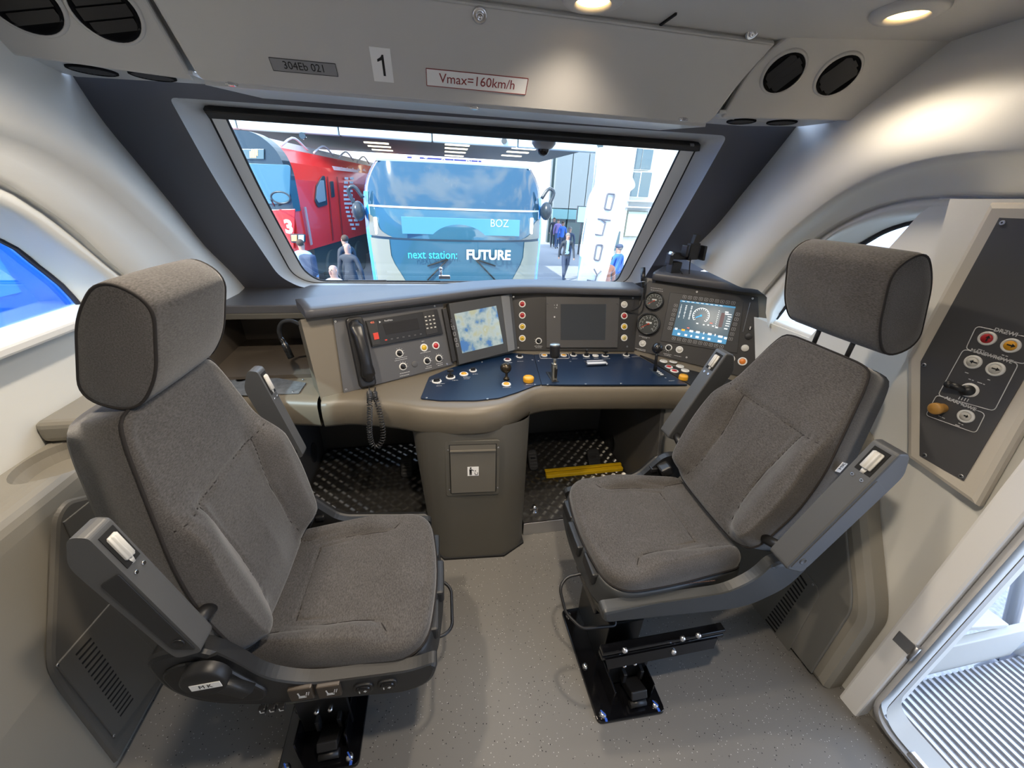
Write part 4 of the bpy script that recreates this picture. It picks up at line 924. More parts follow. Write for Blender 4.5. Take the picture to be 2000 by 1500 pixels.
for i in range(6): k.box(FG.p(*bil(.94, .22 + i * .06), DH + .0016), (W_ * rr_.choice((.05, .07)), W_ * .014, .0004), FG.R())
for u, v, a in ((.87, .17, .06), (.88, .22, .07), (.93, .6, .06), (.76, .6, .05), (.60, .57, .03), (.40, .57, .04), (.52, .58, .03), (.69, .58, .03)): k.box(FG.p(*bil(u, v), DH + .0016), (W_ * a, W_ * .022, .0004), FG.R())
for u, v, a in ((.05, .80, .05), (.12, .93, .05), (.25, .93, .05), (.33, .80, .07), (.35, .93, .03), (.45, .80, .07), (.46, .93, .06), (.56, .80, .02), (.57, .93, .04), (.67, .80, .07), (.68, .93, .05), (.77, .8, .02), (.87, .82, .08), (.88, .94, .07), (.97, .84, .05)): k.box(FG.p(*bil(u, v), DH + .0018), (W_ * a, W_ * .04, .0004), FG.R(), bev=0)
for i in range(9): k.box(FG.p(*bil(.06 + i * .085, .022), DH + .0017), (W_ * .05, W_ * .010, .0004), FG.R())
obj('screen_figures', k, WHS, ds, kind='stuff')
k = MB(); q = math.radians(212); k.box(FG.p(ca + math.cos(q) * r * .3, cb_ + math.sin(q) * r * .3, DH + .0017), (r * .7, r * .1, .0004), FG.R() @ Mx.Rotation(q, 3, 'Z')); k.lathe([(r * .13, 0), (0, .0004)], FG.p(ca, cb_, DH + .0016), FG.z, 14); obj('blue_needle', k, mat('scr_cyan', (0, .1, .3), .3, emit=(.03, .38, .9), es=1.), ds)
fill('orange_icon', [(.15, .78, .21, .83)], mat('scr_orange', (.3, .1, 0), .3, emit=(.9, .35, .02), es=1.), .0018)
fill('red_icon', [(.62, .50, .67, .52), (.24, .715, .28, .74)], mat('scr_red', (.3, .05, 0), .3, emit=(.8, .12, .08), es=1.), .0018)
KEYM = mat('key_frame', (.30, .30, .30), .5)
def softkey(px, py):
    a, b = FG.ab(px, py, DH); k = MB(); k.prism([FG.p(a + x, b + y, DH) for x, y in rrect(.0185, .0165, .003, 0, 0, 2)], FG.z * .002); sk = obj('soft_key', k, KEYM, ds)
    k = MB(); k.prism([FG.p(a + x, b + y, DH + .0018) for x, y in rrect(.0145, .0125, .002, 0, 0, 2)], FG.z * .001); k.mi = 1; k.box(FG.p(a, b, DH + .003), (.004, .003, .0004), FG.R())
    q = MATS['disp_black']; o2 = obj('soft_key', k, [q, PRINT], ds); return sk
for i in range(10): t = i / 9; softkey(1337 + 95 * t, 580 + 12 * t)
for i in range(10): t = i / 9; softkey(1316 + 93 * t, 661 + 16 * t)
for i in range(6): t = i / 5; softkey(1320 - 12 * t, 597 + 44 * t)
for i in range(6): t = i / 5; softkey(1441 - 14 * t, 614 + 48 * t)
button(gp_, FG, 1255, 671, CLR, .0145, lab='white push button'); knob(gp_, FG, 1306, 679, .0145, 2.4); button(gp_, FG, 1327, 683, CLR, .0145)
script(gp_, FG, [(1304, 690, 16), (1304, 693, 14), (1324, 694, 14)])
button(gp_, FG, 1403, 697, CLR, .0155); button(gp_, FG, 1427, 701, GRN, .0155, lab='green push button'); button(gp_, FG, 1450, 706, mat('button_orange', (.75, .22, .03), .35), .0165, lab='orange push button')
k = MB(); k.sm = True; a, b = FG.ab(1455, 680, .004); k.lathe([(.018, 0), (.018, .004), (.016, .006), (0, .006)], FG.p(a, b, .004), FG.z, 24, False); obj('buzzer_disc', k, CLR, gp_)
k = MB(); k.sm = True; a, b = FG.ab(1462, 657, .004); k.lathe([(.017, 0), (.017, .003), (.015, .005), (0, .005)], FG.p(a, b, .004), FG.z, 24, False); obj('blanking_plug', k, PANEL, gp_)
k = MB(); k.sm = True; a, b = FG.ab(1465, 641, .004); k.lathe([(.010, 0), (.010, .002), (.008, .003), (0, .003)], FG.p(a, b, .004), FG.z, 18, False); k.mi = 1; k.sm = False; k.box(FG.p(a, b, .009), (.005, .016, .006), FG.R()); obj('key_lock', k, [PANEL, STEEL], gp_)
k = MB(); a = FG.ab(1465, 591, .004); b = FG.ab(1451, 648, .004); k.tube([FG.p(*a, .006), FG.p(*b, .006)], .0012, 6); obj('thin_rod', k, STEEL, gp_)
for px, py in ((1413, 708), (1416, 710)): pass
# ---- desk plates with levers and switches
FK = Fr((0, 0, ZD), (1, 0, 0), (0, 1, 0))
lp = panel('left_desk_plate', 'dark navy desk plate with switches, joystick and amber mushroom button left of the power lever', FK, [(821, 780), (838, 738), (884, 719), (1000, 691), (1042, 694), (1057, 753), (1046, 754), (1010, 768), (975, 779), (930, 784), (860, 784)], NAVY, .006, .001, r=.012, screws=((833, 777), (952, 779), (1045, 751), (941, 707), (1040, 703)))
rp_ = panel('right_desk_plate', 'dark navy desk plate with the power lever, in front of the centre panel', FK, [(1042.6, 694), (1238, 692), (1292, 722), (1342, 753), (1057.6, 753)], NAVY, .006, .001, screws=((1070, 751), (1144, 750), (1213, 749), (1052, 705), (1114, 706), (1281, 702)), r=0)
ep = panel('end_desk_plate', 'black desk plate with red buttons at the right end of the desk', FK, [(1244, 692), (1296, 712), (1462, 752), (1440, 790), (1348, 753), (1296, 722)], BLK, .006, .001, screws=((1300, 738),))
def lever(name, fr_t, px, py, build, lab):
    a, b = FK.ab(px, py, H(fr_t)); return a, b
def dknob(t, px, py, r=.0145, up=0.0, ball=0.): 
    kn = knob(t, FK, px, py, r, random.uniform(-1, 1))
    h = H(t); a, b = FK.ab(px, py, h)
    if up:
        k = MB(); k.sm = True; k.lathe([(.006, .004), (.0045, up * .8)], FK.p(a, b, h), FK.z, 10)
        if ball: k.sph(FK.p(a, b, h + up), ball, 12)
        else: k.box(FK.p(a, b, h + up * .8), (.03, .012, .014), bev=.003)
        obj('stem', k, BLK, kn)
    return kn
dknob(lp, 853, 745, .018); dknob(lp, 880, 737, .018, .045); dknob(lp, 924, 724, .015); dknob(lp, 1015, 697, .015)
button(lp, FK, 906, 731, AMB, .0165, lab='amber push button'); button(lp, FK, 989, 751, AMB, .0165, lab='amber push button near the lip'); button(lp, FK, 991, 703, mat('button_dark_red', (.12, .01, .015), .4), .0155, lab='dark red push button')
script(lp, FK, [(861, 750, 14), (858, 754, 12), (889, 743, 12), (912, 737, 14), (912, 740, 12), (929, 731, 12), (990, 757, 16), (1034, 751, 14), (993, 709, 16), (1016, 706, 12)])
a, b = FK.ab(1032, 744, .007); k = MB(); k.sm = True; k.lathe([(.026, 0), (.027, .014), (.026, .020), (.021, .024), (0, .025)], FK.p(a, b, .007), FK.z, 28, False); obj('mushroom_button', k, AMB, lp, 'amber mushroom button')
a, b = FK.ab(989, 741, .007); k = MB(); k.sm = True; k.lathe([(.016, 0), (.012, .01), (.006, .014), (.006, .03), (.010, .04), (.014, .05)], FK.p(a, b, .007), FK.z, 16)
o = FK.p(a, b + .005, .066); k.lathe([(.015, -.028), (.024, -.023), (.027, -.002), (.023, .006), (.0, .018)], o, V((.25, -.9, .35)), 24); obj('joystick', k, mat('joystick', (.05, .04, .025), .25, .6), lp, 'dark metal cone-headed joystick')
# right plate
h = .007
q = rpoly([V(FK.ab(*p, h)) for p in ((1054, 690), (1110, 690), (1112, 700), (1055, 700))], .012, 4); k = MB(); k.tube([FK.p(p.x, p.y, h + .0004) for p in q], .0009, 4, True); obj('outline', k, PRINT, rp_)
for x, m in ((1063, AMB), (1082, CLR), (1101, AMB)): button(rp_, FK, x, 694.5, m, .0135, dome=.002)
dknob(rp_, 1120, 694, .0145); dknob(rp_, 1145, 695, .0155, .034, .0095); button(rp_, FK, 1163, 695, CLR, .0135); dknob(rp_, 1182, 695, .0155, .034); dknob(rp_, 1223, 694, .0145)
script(rp_, FK, [(1065, 700, 8), (1102, 700, 8), (1123, 701, 10), (1146, 700, 14), (1165, 700, 10), (1184, 701, 16), (1225, 699, 12), (1241, 697, 14)])
k = MB(); A_ = FK.px(1145, 704, h + .012); B_ = FK.px(1184, 704, h + .012); A2 = FK.px(1143, 712, h + .012); B2 = FK.px(1185, 712, h + .012)
for p, q in ((A_, B_), (A2, B2)): k.box((p + q) / 2, ((q - p).length, .005, .006))
k.box((A_ + A2) / 2, (.005, .04, .006)); k.box((B_ + B2) / 2, (.005, .04, .006)); k.mi = 1; k.box((A_ + B2) / 2 - V((0, 0, .006)), ((B_ - A_).length, .04, .003)); obj('card_clip', k, [CHR, PRINT], rp_, 'bright metal card clip')
# power lever
pl_ = FK.px(1083, 743, h); k = MB(); k.box(pl_ + V((0, .04, .001)), (.035, .12, .003), bev=.001); k.mi = 1; k.box(pl_ + V((0, .04, .003)), (.012, .10, .002)); lv = obj('power_lever', k, [BLK, DGAP], rp_, 'tall power lever with a black cylindrical grip')
foot = pl_ + V((0, .0, .0)); top = aY(1084, 672, foot.y + .03)
mid = foot.lerp(top, .45); e = (top - foot).normalized()
k = MB(); k.prism([foot + V((-.011, -.006, 0)), foot + V((.011, -.006, 0)), foot + V((.011, .02, 0)), foot + V((-.011, .02, 0))], mid - foot, bev=.002); k.mi = 1; k.box(foot.lerp(mid, .5) + V((.004, -.014, 0)), (.010, .004, .05), bev=.001); obj('lever_foot', k, [mat('lever_brass', (.42, .36, .26), .3, 1.), BLK], lv)
k = MB(); k.sm = True; k.cyl(mid - e * .005, top - e * .05, .0085, .0095, 14); k.cyl(mid - e * .004, mid + e * .004, .011, n=14); obj('lever_stem', k, mat('stem_silver', (.62, .58, .5), .3, 1.), lv)
k = MB(); k.sm = True; k.lathe([(.0215, -.066), (.0235, -.055), (.025, -.012), (.0255, -.004)], top, e, 24); k.mi = 1; k.lathe([(.025, -.004), (.0245, .0), (.019, .002), (0, .003)], top, e, 24, False); obj('lever_grip', k, [BLK, mat('grip_top', (.35, .42, .45), .2, .6)], lv)
# ball lever with gate
g0 = FK.px(1284, 728, .007); k = MB(); k.box(g0, (.045, .10, .006), bev=.002); k.mi = 1
for i in range(4): k.box(g0 + V((.006, -.032 + i * .017, .004)), (.016, .007, .003))
gl_ = obj('ball_lever', k, [mat('gate_blue', (.02, .03, .045), .4), PRINT], rp_, 'black ball lever in a stepped gate')
b0 = g0 + V((-.003, .02, .003)); bt2 = aY(1284, 680, b0.y + .01); k = MB(); k.sm = True; k.cyl(b0, bt2, .010, .006, 12); k.sph(bt2, .028, 20); obj('ball_grip', k, mat('ball', (.015, .015, .016), .2), gl_)
for px, py, m in ((1306, 717, RED), (1317, 725, RED), (1296, 706, CLR), (1315, 707, CLR), (1328, 716, CLR), (1338, 724, CLR)): button(ep, FK, px, py, m, .016, dome=.002)
a, b = FK.ab(1334, 740, .007); k = MB(); k.sm = True; k.lathe([(.023, 0), (.023, .014), (.02, .021), (0, .023)], FK.p(a, b, .007), FK.z, 24, False); obj('mushroom_button', k, AMB, ep, 'amber mushroom button')
script(ep, FK, [(1400, 737, 12), (1420, 740, 10), (1400, 745, 20), (1405, 749, 12), (1312, 744, 12)])
a, b = FK.ab(1441, 722, .007); k = MB(); k.sm = True; o = FK.p(a, b, .007); k.lathe([(.018, 0), (.018, .024)], o, FK.z, 20); k.mi = 1; k.lathe([(.022, .024), (.026, .032), (.026, .046), (.018, .052), (0, .053)], o, FK.z, 24, False); obj('emergency_button', k, [WHT, RED], ep, 'red emergency stop button')
a, b = FK.ab(1424, 728, .007); k = MB(); k.sm = True; k.lathe([(.016, 0), (.015, .03), (.012, .036), (0, .037)], FK.p(a, b, .007), FK.z, 18, False); obj('joystick', k, mat('olive_knob', (.06, .05, .03), .4), ep)
a, b = FK.ab(1396, 722, .007); k = MB(); k.sm = True; k.cyl(FK.p(a, b, .007), FK.p(a, b + .01, .05), .006); k.sph(FK.p(a, b + .012, .058), .016, 14); obj('ball_lever', k, BLK, ep)
# ---- gooseneck lamps
def goose(label, path, r, head, hr):
    t = thing('gooseneck_lamp', label, 'lamp', path[0]); k = MB(); k.sm = True; k.tube(spline(path, 40), r, 10); obj('flexible_neck', k, RUB, t)
    k = MB(); k.sm = True; d = head[1] - head[0]; L = d.length; k.lathe([(hr * .5, 0), (hr * .8, L * .12), (hr * .8, L * .3), (hr, L * .32), (hr, L), (hr * .8, L), (hr * .75, L * .95)], head[0], d, 18); obj('lamp_head', k, mat('lamp_black', (.01, .01, .01), .25), t)
    k = MB(); k.sm = True; k.lathe([(hr * .82, L * .28), (hr * .86, L * .30), (hr * .82, L * .32)], head[0], d, 18, False); obj('collar_ring', k, STEEL, t)
y1 = 1.80
goose('black gooseneck lamp drooping in the storage cubby', [aY(599, 650, 1.76), aY(590, 637, 1.77), aY(570, 627, y1), aY(551, 630, y1), aY(545, 645, y1), aY(549, 662, y1)], .0085, (aY(549, 659, y1), aY(569, 699, y1 - .01)), .014)
k = MB(); p = aY(601, 655, 1.75); k.box(p, (.012, .03, .06), bev=.003); tag(obj('lamp_bracket', k, BLK), 'small black bracket on the desk side holding the gooseneck lamp', 'bracket')
hb = FG.px(1256, 555, .07)
goose('black gooseneck lamp standing upright before the left edge of the gauge panel', [FM.px(1222, 607, .012), FM.px(1236, 606, .03), FM.px(1250, 597, .06), FG.px(1255, 577, .08), FG.px(1256, 560, .07)], .0045, (FG.px(1256, 562, .07), FG.px(1256, 523, .07)), .0125)
# ---- phone mount on the dash
pm = thing('phone_mount', 'black clamp mount for a phone standing on the dash beside the windscreen pillar', 'mount', FG.px(1315, 532, -.03))
yb = FG.px(1315, 532, -.03).y
def bx(px, py, w_, h_, d_, dy=0, rot=0, bev=.004): 
    k = MB(); k.box(aY(px, py, yb + dy), (w_, d_, h_), Mx.Rotation(rot, 3, 'Y'), bev=bev); return k
obj('mount_foot', bx(1316, 522, .058, .062, .06), BLK, pm); obj('mount_arm', bx(1330, 500, .115, .034, .05, 0, .05), BLK, pm); obj('elbow', bx(1308, 505, .022, .06, .045, -.02), BLK, pm)
obj('holder_body', bx(1353, 491, .06, .085, .035, -.03, -.05), BLK, pm); obj('clamp_arm', bx(1372, 494, .014, .075, .05, -.045, -.05), BLK, pm); obj('clamp_arm', bx(1338, 490, .014, .06, .05, -.045, -.05), BLK, pm); obj('clamp_jaw', bx(1359, 468, .034, .05, .03, -.03, .15), PANEL, pm)
obj('knob', bx(1311, 495, .018, .02, .03, -.045, .3, .006), STEEL, pm)
k = MB(); k.sm = True; k.tube(spline([aY(1349, 503, yb - .05), aY(1347, 520, yb - .05), aY(1345, 545, yb - .06), aY(1337, 540, yb - .06), aY(1326, 525, yb - .04)], 24), .003, 6); obj('cable', k, RUB, pm)
# ---- wall control panel on the right
XW = 1.425
FW = Fr(V((XW, 0, 0)), (0, -1, 0), (0, 0, 1))
wp = thing('wall_control_panel', 'dark angular control panel in a beige frame on the right wall beside the door', 'panel', aX(1880, 690, XW))
q = [V(FW.ab(*p, .03)) for p in ((1930, 395), (2035, 395), (2035, 760), (1905, 990), (1769, 893), (1769, 697))]
k = MB(); k.prism([FW.p(p.x, p.y, 0) for p in q], FW.z * .03, bev=.014); obj('panel_frame', k, mat('wall_panel_frame', (.55, .51, .44), .45), wp)
q = [V(FW.ab(*p, .031)) for p in ((1953, 425), (2022, 428), (2022, 705), (1883, 939), (1797, 890), (1799, 706))]
k = MB(); k.prism([FW.p(p.x, p.y, .031) for p in q], FW.z * .003, bev=.001); obj('face_plate', k, mat('wall_panel_face', (.066, .066, .070), .5), wp)
wp['h'] = .034; hh = .034
for s_ in ((1958, 435), (1805, 713), (1806, 889), (1877, 930)): screw(FW, *FW.ab(*s_, hh), wp, .006, None, hh)
button(wp, FW, 1929, 661, RED, .016, lab='red door button'); button(wp, FW, 1975, 675, AMB, .016, lab='amber door button with an arrow'); button(wp, FW, 1901, 707, CLR, .016); button(wp, FW, 1945, 721, CLR, .016); button(wp, FW, 1887, 813, CLR, .016)
def arrow(px, py, s_, up=False):
    a, b = FW.ab(px, py, hh + .0075); pts = [(-.008, -.0015), (.001, -.0015), (.001, -.005), (.008, 0), (.001, .005), (.001, .0015), (-.008, .0015)]
    k = MB(); k.prism([FW.p(a + (y if up else x * s_), b + (x if up else y), hh + .0076) for x, y in pts], FW.z * .0006); obj('arrow_mark', k, INK, wp)
arrow(1929, 661, 1, True); arrow(1975, 675, 1); arrow(1901, 707, -1); arrow(1945, 721, 1); arrow(1887, 813, .6)
a, b = FW.ab(1841, 797, hh); k = MB(); k.sm = True; k.lathe([(.013, 0), (.014, .012), (.0165, .02), (.0165, .03), (.012, .034), (0, .035)], FW.p(a, b, hh), FW.z, 24, False); obj('mushroom_button', k, mat('mushroom_ochre', (.42, .22, .05), .4), wp, 'ochre mushroom button')
a, b = FW.ab(1894, 762, hh); k = MB(); k.sm = True; k.lathe([(.019, 0), (.019, .003), (.014, .004)], FW.p(a, b, hh), FW.z, 24, False); sw_ = obj('selector_switch', k, WHT, wp)
k = MB(); k.sm = True; k.lathe([(.0145, 0), (.0135, .018), (0, .02)], FW.p(a, b, hh), FW.z, 20, False); k.cyl(FW.p(a, b, hh + .012), FW.p(a - .028, b + .004, hh + .03), .008, .009, 12); k.sph(FW.p(a - .03, b + .004, hh + .031), .010, 12); obj('handle', k, BLK, sw_)
def frame_line(pts, gap, r=.010):
    q = rpoly([V(FW.ab(*p, hh)) for p in pts], r, 4); k = MB(); n = len(q)
    L_ = [FW.p(p.x, p.y, hh + .0005) for p in q] + [FW.p(q[0].x, q[0].y, hh + .0005)]
    k.tube(L_, .0010, 4); obj('outline', k, PRINT, wp)
frame_line(((1907, 637), (2015, 660), (2003, 712), (1886, 682)), 0); frame_line(((1882, 682), (1990, 710), (1942, 803), (1832, 772)), 0); frame_line(((1830, 771), (1925, 808), (1906, 846), (1808, 811)), 0)
for txt, px, py, s_ in (('DRZWI', 1965, 649, .0135), ('MANEWROWE', 1936, 695, .0125), ('ALARMOWE', 1876, 788, .0125)):
    a, b = FW.ab(px, py, hh); k = MB(); k.box(FW.p(a, b, hh + .0003), (len(txt) * s_ * .72 + .006, s_ * .95, .0012), FW.R()); k.mi = 1; k.text(txt, FW, a, b, s_, hh + .0016, bold=.0002); obj('lettering', k, [MATS['wall_panel_face'], PRINT], wp, 'lettering %s' % txt)
script(wp, FW, [(1918, 682, 14), (1964, 693, 14), (1889, 727, 8), (1932, 741, 6), (1898, 740, 12), (1918, 746, 18), (1841, 812, 16), (1878, 826, 12), (1873, 829, 14)])
k = MB()
for i in range(4): a, b = FW.ab(1874 + i * 5.5, 777 + i * 1.6, hh); k.box(FW.p(a, b, hh + .0005), (.0015, .009, .0008), FW.R())
obj('scale_marks', k, PRINT, wp, kind='stuff')
for o_ in bpy.data.objects:
    if 'h' in o_.keys(): del o_['h']
# ================================================================ DRIVER SEATS
def seams(fr, hf, pls, parent):
    for pl in pls:
        P_ = []
        for p in spline([V(q) for q in pl], 40):
            h = hf(p.x, p.y)
            if h is not None: P_.append(fr.p(p.x, p.y, h))
        if len(P_) > 3: k = MB(); k.sm = True; k.tube(P_, .0020, 5); obj('seam', k, SEAM, parent)
SHELL_DAYLIT = mat('seat_shell_daylit', (.045, .048, .050), .42, bump=.1, bscale=700)  # black shell again, daylight on the right seat put into the colour
def sym(h): return h + [(-a, b) for a, b in reversed(h)]
def seat(label, loc, yaw, s, rec, zs, hup, ped, bx=-.265, hs_=1., hx=.025, hwid=.163):
    """s = which side (+1 left, -1 right in seat terms) is turned to the camera"""
    t = thing('driver_chair', label, 'seat', loc, yaw, 'driver seats'); T = WM[t.name]
    def L(x, y, z): return T @ V((x, y, z))
    def D(x, y, z): return T.to_3x3() @ V((x, y, z))
    r = math.radians(rec); c, sn = math.cos(r), math.sin(r)
    # --- cushion
    fc = Fr(L(0, 0, .405 + zs), D(1, 0, .03), D(0, 1, 0))
    oc = rpoly([V(p) for p in ((-.28, -.205), (.03, -.25), (.235, -.258), (.27, 0), (.235, .258), (.03, .25), (-.28, .205))], [.05, .2, .15, .3, .15, .2, .05], 9)
    def fcu(a, b):
        h = .026 * max(0, min(1, (abs(b) - .14) / .05)) * max(0, min(1, (.14 - a) / .1)); h = h * h / .026 * (3 - 2 * h / .026) if h > 0 else 0
        h -= 1.3 * max(0, a - .12) ** 2
        return h + .012 * math.cos(min(1.5, abs(b) * 8)) * 0
    sm = [[(-.125, -.155), (-.125, .155)]]
    for q in (-1, 1): sm += [[(-.25, q * .165), (-.125, q * .155), (.085, q * .16), (.115, q * .175), (.17, q * .26)]]
    k = MB(); hc_ = fluff(k, fc, [(p.x, p.y) for p in oc], .115, .035, fcu, sm, .0045, .0075, 40, .035)
    cu = obj('cushion', k, FAB, t); seams(fc, hc_, sm, cu)
    k = MB(); k.sm = True; k.tube([fc.p(p.x * 1.004, p.y * 1.004, .062) for p in spline([V((p.x, p.y)) for p in oc], 120, True)], .0035, 6, True); obj('piping', k, SEAM, cu)
    k = MB()
    for i in range(60): 
        x = -.14 + i * .0058; k.box(fc.p(x, s * (.244 - max(0, x - .12) * .2), .058), (.003, .003, .0015), fc.R())
    obj('stitching', k, STITCH, cu, kind='stuff')
    # --- backrest
    fb = Fr(L(bx, 0, .53 + zs), D(0, 1, 0), D(-sn, 0, c))
    HB_ = .68
    ob_ = [(.185, 0), (.235, .045), (.252, .15), (.256, .25), (.245, .36), (.222, .46), (.196, .56), (.178, .625), (.158, .668), (.125, HB_), (.06, HB_ + .002)]
    ob = spline([V(p) for p in [(.10, -.012)] + ob_ + [(-a, b) for a, b in reversed(ob_)] + [(-.10, -.012)]], 130, True)
    def fbk(a, b):
        u = max(0, min(1, (abs(a) - .10) / .10)); v = max(0, min(1, (b) / .06)) * max(0, min(1, (.50 - b) / .14)); u = u * u * (3 - 2 * u); v = v * v * (3 - 2 * v)
        lum = .02 * math.exp(-((b - .16) / .14) ** 2) * (1 - min(1, abs(a) / .2))
        return .048 * u * v + lum - .012 * max(0, min(1, (b - .5) / .18))
    sb = [[(-.26, .445), (-.135, .425), (.135, .425), (.26, .445)]]
    for q in (-1, 1): sb += [[(q * .135, .425), (q * .115, .26), (q * .118, .12), (q * .15, -.02)]]
    k = MB(); hb_ = fluff(k, fb, [(p.x, p.y) for p in ob], .08, .022, fbk, sb, .0045, .0075, 44, .03)
    bk = obj('backrest', k, FAB, t); seams(fb, hb_, sb, bk)
    k = MB(); k.sm = True; k.tube([fb.p(p.x * 1.002, (p.y - .3) * 1.002 + .3 , .064) for p in ob], .0032, 6, True); obj('piping', k, SEAM, bk)
    k = MB(); k.prism([fb.p(p.x * .97, (p.y - .3) * .97 + .3, -.035) for p in ob], fb.z * -.012, bev=.01); obj('back_shell', k, SHELL, t)
    # --- headrest
    th = math.radians(20)
    hc = fb.p(0, HB_ + .105 + hup, hx)
    fh = Fr(hc, D(0, 1, 0), D(math.sin(th), 0, math.cos(th)))
    pr = [p * hs_ for p in rpoly([V((-.062, -.125)), V((.030, -.13)), V((.060, -.04)), V((.050, .115)), V((-.030, .135)), V((-.062, .05))], [.05, .06, .10, .05, .05, .08], 7)]
    k = MB(); k.sm = True; hw = hwid
    prof = [(-hw, .93), (-hw + .004, .975), (-hw + .014, 1.0), (-.06, 1.01), (0, 1.015), (.06, 1.01), (hw - .014, 1.0), (hw - .004, .975), (hw, .93)]
    k.loft([[fh.p(a, p.y * q, p.x * q) for p in pr] for a, q in prof])
    for e in (-1, 1):
        rows = [[fh.p(e * (hw + .003 * (1 - q * q)), p.y * .93 * q, p.x * .93 * q) for p in pr] for q in (1, .7, .4, .02)]; k.loft(rows, True, False, True)
    hd = obj('headrest', k, FAB, t)
    for e in (-1, 1):
        k = MB(); k.sm = True; k.tube([fh.p(e * (hw - .002), p.y * .965, p.x * .965) for p in pr], .0032, 6, True); obj('piping', k, SEAM, hd)
    for e in (-.06, .06): k = MB(); k.sm = True; k.cyl(fb.p(e, HB_ - .06, .02), fh.p(e, -.05, -.01), .007); obj('headrest_post', k, BLK, t)
    # --- shell round the cushion
    k = MB(); k.sm = True
    def ring(q, z, dx=0): return [fc.p(p.x * q + dx, p.y * q, z) for p in oc]
    k.loft([ring(.96, .05), ring(1.0, .054), ring(1.02, .045), ring(1.03, .02), ring(1.02, -.03, .012), ring(1.0, -.048, .012), ring(.9, -.053)], True, False, True); obj('seat_pan', k, SHELL if s < 0 else SHELL_DAYLIT, t)
    zl = .405 + zs
    if s < 0:
        sp = [(-.36, .68), (-.35, .56), (-.30, .49), (-.20, .44), (.18, .385), (.25, .42), (.27, .50), (.20, .475), (-.06, .485), (-.15, .54), (-.19, .62), (-.23, .68), (-.29, .70)]
        rr_ = [.05, .08, .06, .06, .06, .05, .03, .06, .06, .05, .03, .03, .05]
    else:
        sp = [(.272, .425), (.262, .365), (-.12, .345), (-.26, .345), (-.385, .42), (-.43, .52), (-.395, .555), (-.29, .555), (-.255, .485), (-.17, .43), (.0, .425)]
        sp = [(x, z + zs + .02) for x, z in sp]; rr_ = [.02, .05, .1, .06, .05, .04, .03, .03, .04, .06, .1]
    yy = s * .252
    k = MB(); pts = rpoly([L(x, yy, z) for x, z in sp], rr_, 6); k.prism(pts, D(0, s * .042, 0), bev=.012); hs = obj('side_housing', k, SHELL if s < 0 else SHELL_DAYLIT, t)
    k = MB(); pts = rpoly([L(x, -s * .252, z) for x, z in ([(-.33, .62), (-.30, .48), (.2, .38), (.25, .46), (-.1, .50), (-.2, .62)])], .04, 5); k.prism(pts, D(0, -s * .035, 0), bev=.01); obj('side_housing', k, SHELL, t)
    fs = Fr(L(0, yy + s * .042, 0), D(-s, 0, 0), D(0, 0, 1))        # outside face of the near housing
    if s < 0:
        a_ = lambda x: x * (-s)
        k = MB(); pts = rpoly([fs.p(x, z, .0) for x, z in ((-.335, .635), (-.325, .56), (-.255, .495), (-.155, .475), (-.14, .51), (-.175, .57), (-.215, .645), (-.28, .665))], .025, 5); k.prism(pts, fs.z * .008, bev=.006); hz = obj('recliner_cover', k, BLK, t)
        k = MB(); k.sm = True; k.lathe([(.048, .008), (.046, .030), (.040, .034), (0, .034)], fs.p(-.238, .622), fs.z, 30, False); kn = obj('recliner_knob', k, BLK, t)
        k = MB(); k.box(fs.p(-.231, .620, .0348), (.062, .019, .0012), fs.R() @ Mx.Rotation(.06, 3, 'Z')); tg = obj('name_tag', k, LABEL, kn, 'white tag with the letters M K')
        k = MB(); k.text('M K', fs, -.231, .620, .016, .0358, ang=.06); obj('lettering', k, INK, kn)
        k = MB(); k.sm = True; k.prism([fs.p(x, z, .008) for x, z in ((-.22, .62), (-.155, .555), (-.18, .535), (-.245, .595))], fs.z * .022, bev=.006); obj('lever_pad', k, SHELL, t)
        SW = mat('switch_brown', (.05, .038, .028), .4)
        for x in (-.07, -.005):
            z_ = .472 - x * .1
            k = MB(); k.box(fs.p(x, z_, .004), (.056, .05, .012), fs.R(), bev=.003); w = obj('rocker_switch', k, SW, t)
            k = MB(); k.box(fs.p(x - .004, z_ + .002, .0106), (.003, .016, .0006), fs.R() @ Mx.Rotation(.15, 3, 'Z')); k.box(fs.p(x + .002, z_ - .005, .0106), (.014, .003, .0006), fs.R()); k.box(fs.p(x + .003, z_ - .010, .0106), (.018, .003, .0006), fs.R())
            for q in range(2): k.box(fs.p(x + .014 + q * .005, z_ + .003, .0106), (.002, .014, .0006), fs.R() @ Mx.Rotation(-.3, 3, 'Z'))
            obj('seat_symbol', k, PRINT, w)
        for x in (.075, .135):
            k = MB(); k.prism([fs.p(p.x, p.y, -.002) for p in rpoly([V((x - .025, .435)), V((x + .025, .435)), V((x + .025, .473)), V((x - .025, .473))], .018, 6)], fs.z * .008, bev=.003); w = obj('rocker_switch', k, BLK, t)
            k = MB(); k.prism([fs.p(p.x, p.y, .005) for p in rpoly([V((x - .018, .441)), V((x + .018, .441)), V((x + .018, .467)), V((x - .018, .467))], .012, 6)], fs.z * .007, bev=.004); obj('rocker', k, GLOSS, w)
            k = MB(); k.box(fs.p(x + .006, .455, .0126), (.008, .0022, .0006), fs.R()); k.box(fs.p(x + .006, .455, .0126), (.0022, .008, .0006), fs.R()); k.box(fs.p(x - .008, .454, .0126), (.0022, .008, .0006), fs.R()); obj('marks', k, PRINT, w)
        k = MB()
        for q in range(3): x = -.17 + q * .022; k.box(fs.p(x, .432 - q * .002, .004), (.017, .018, .012), fs.R(), bev=.002)
        w = obj('lumbar_switches', k, BLK, t)
        k = MB()
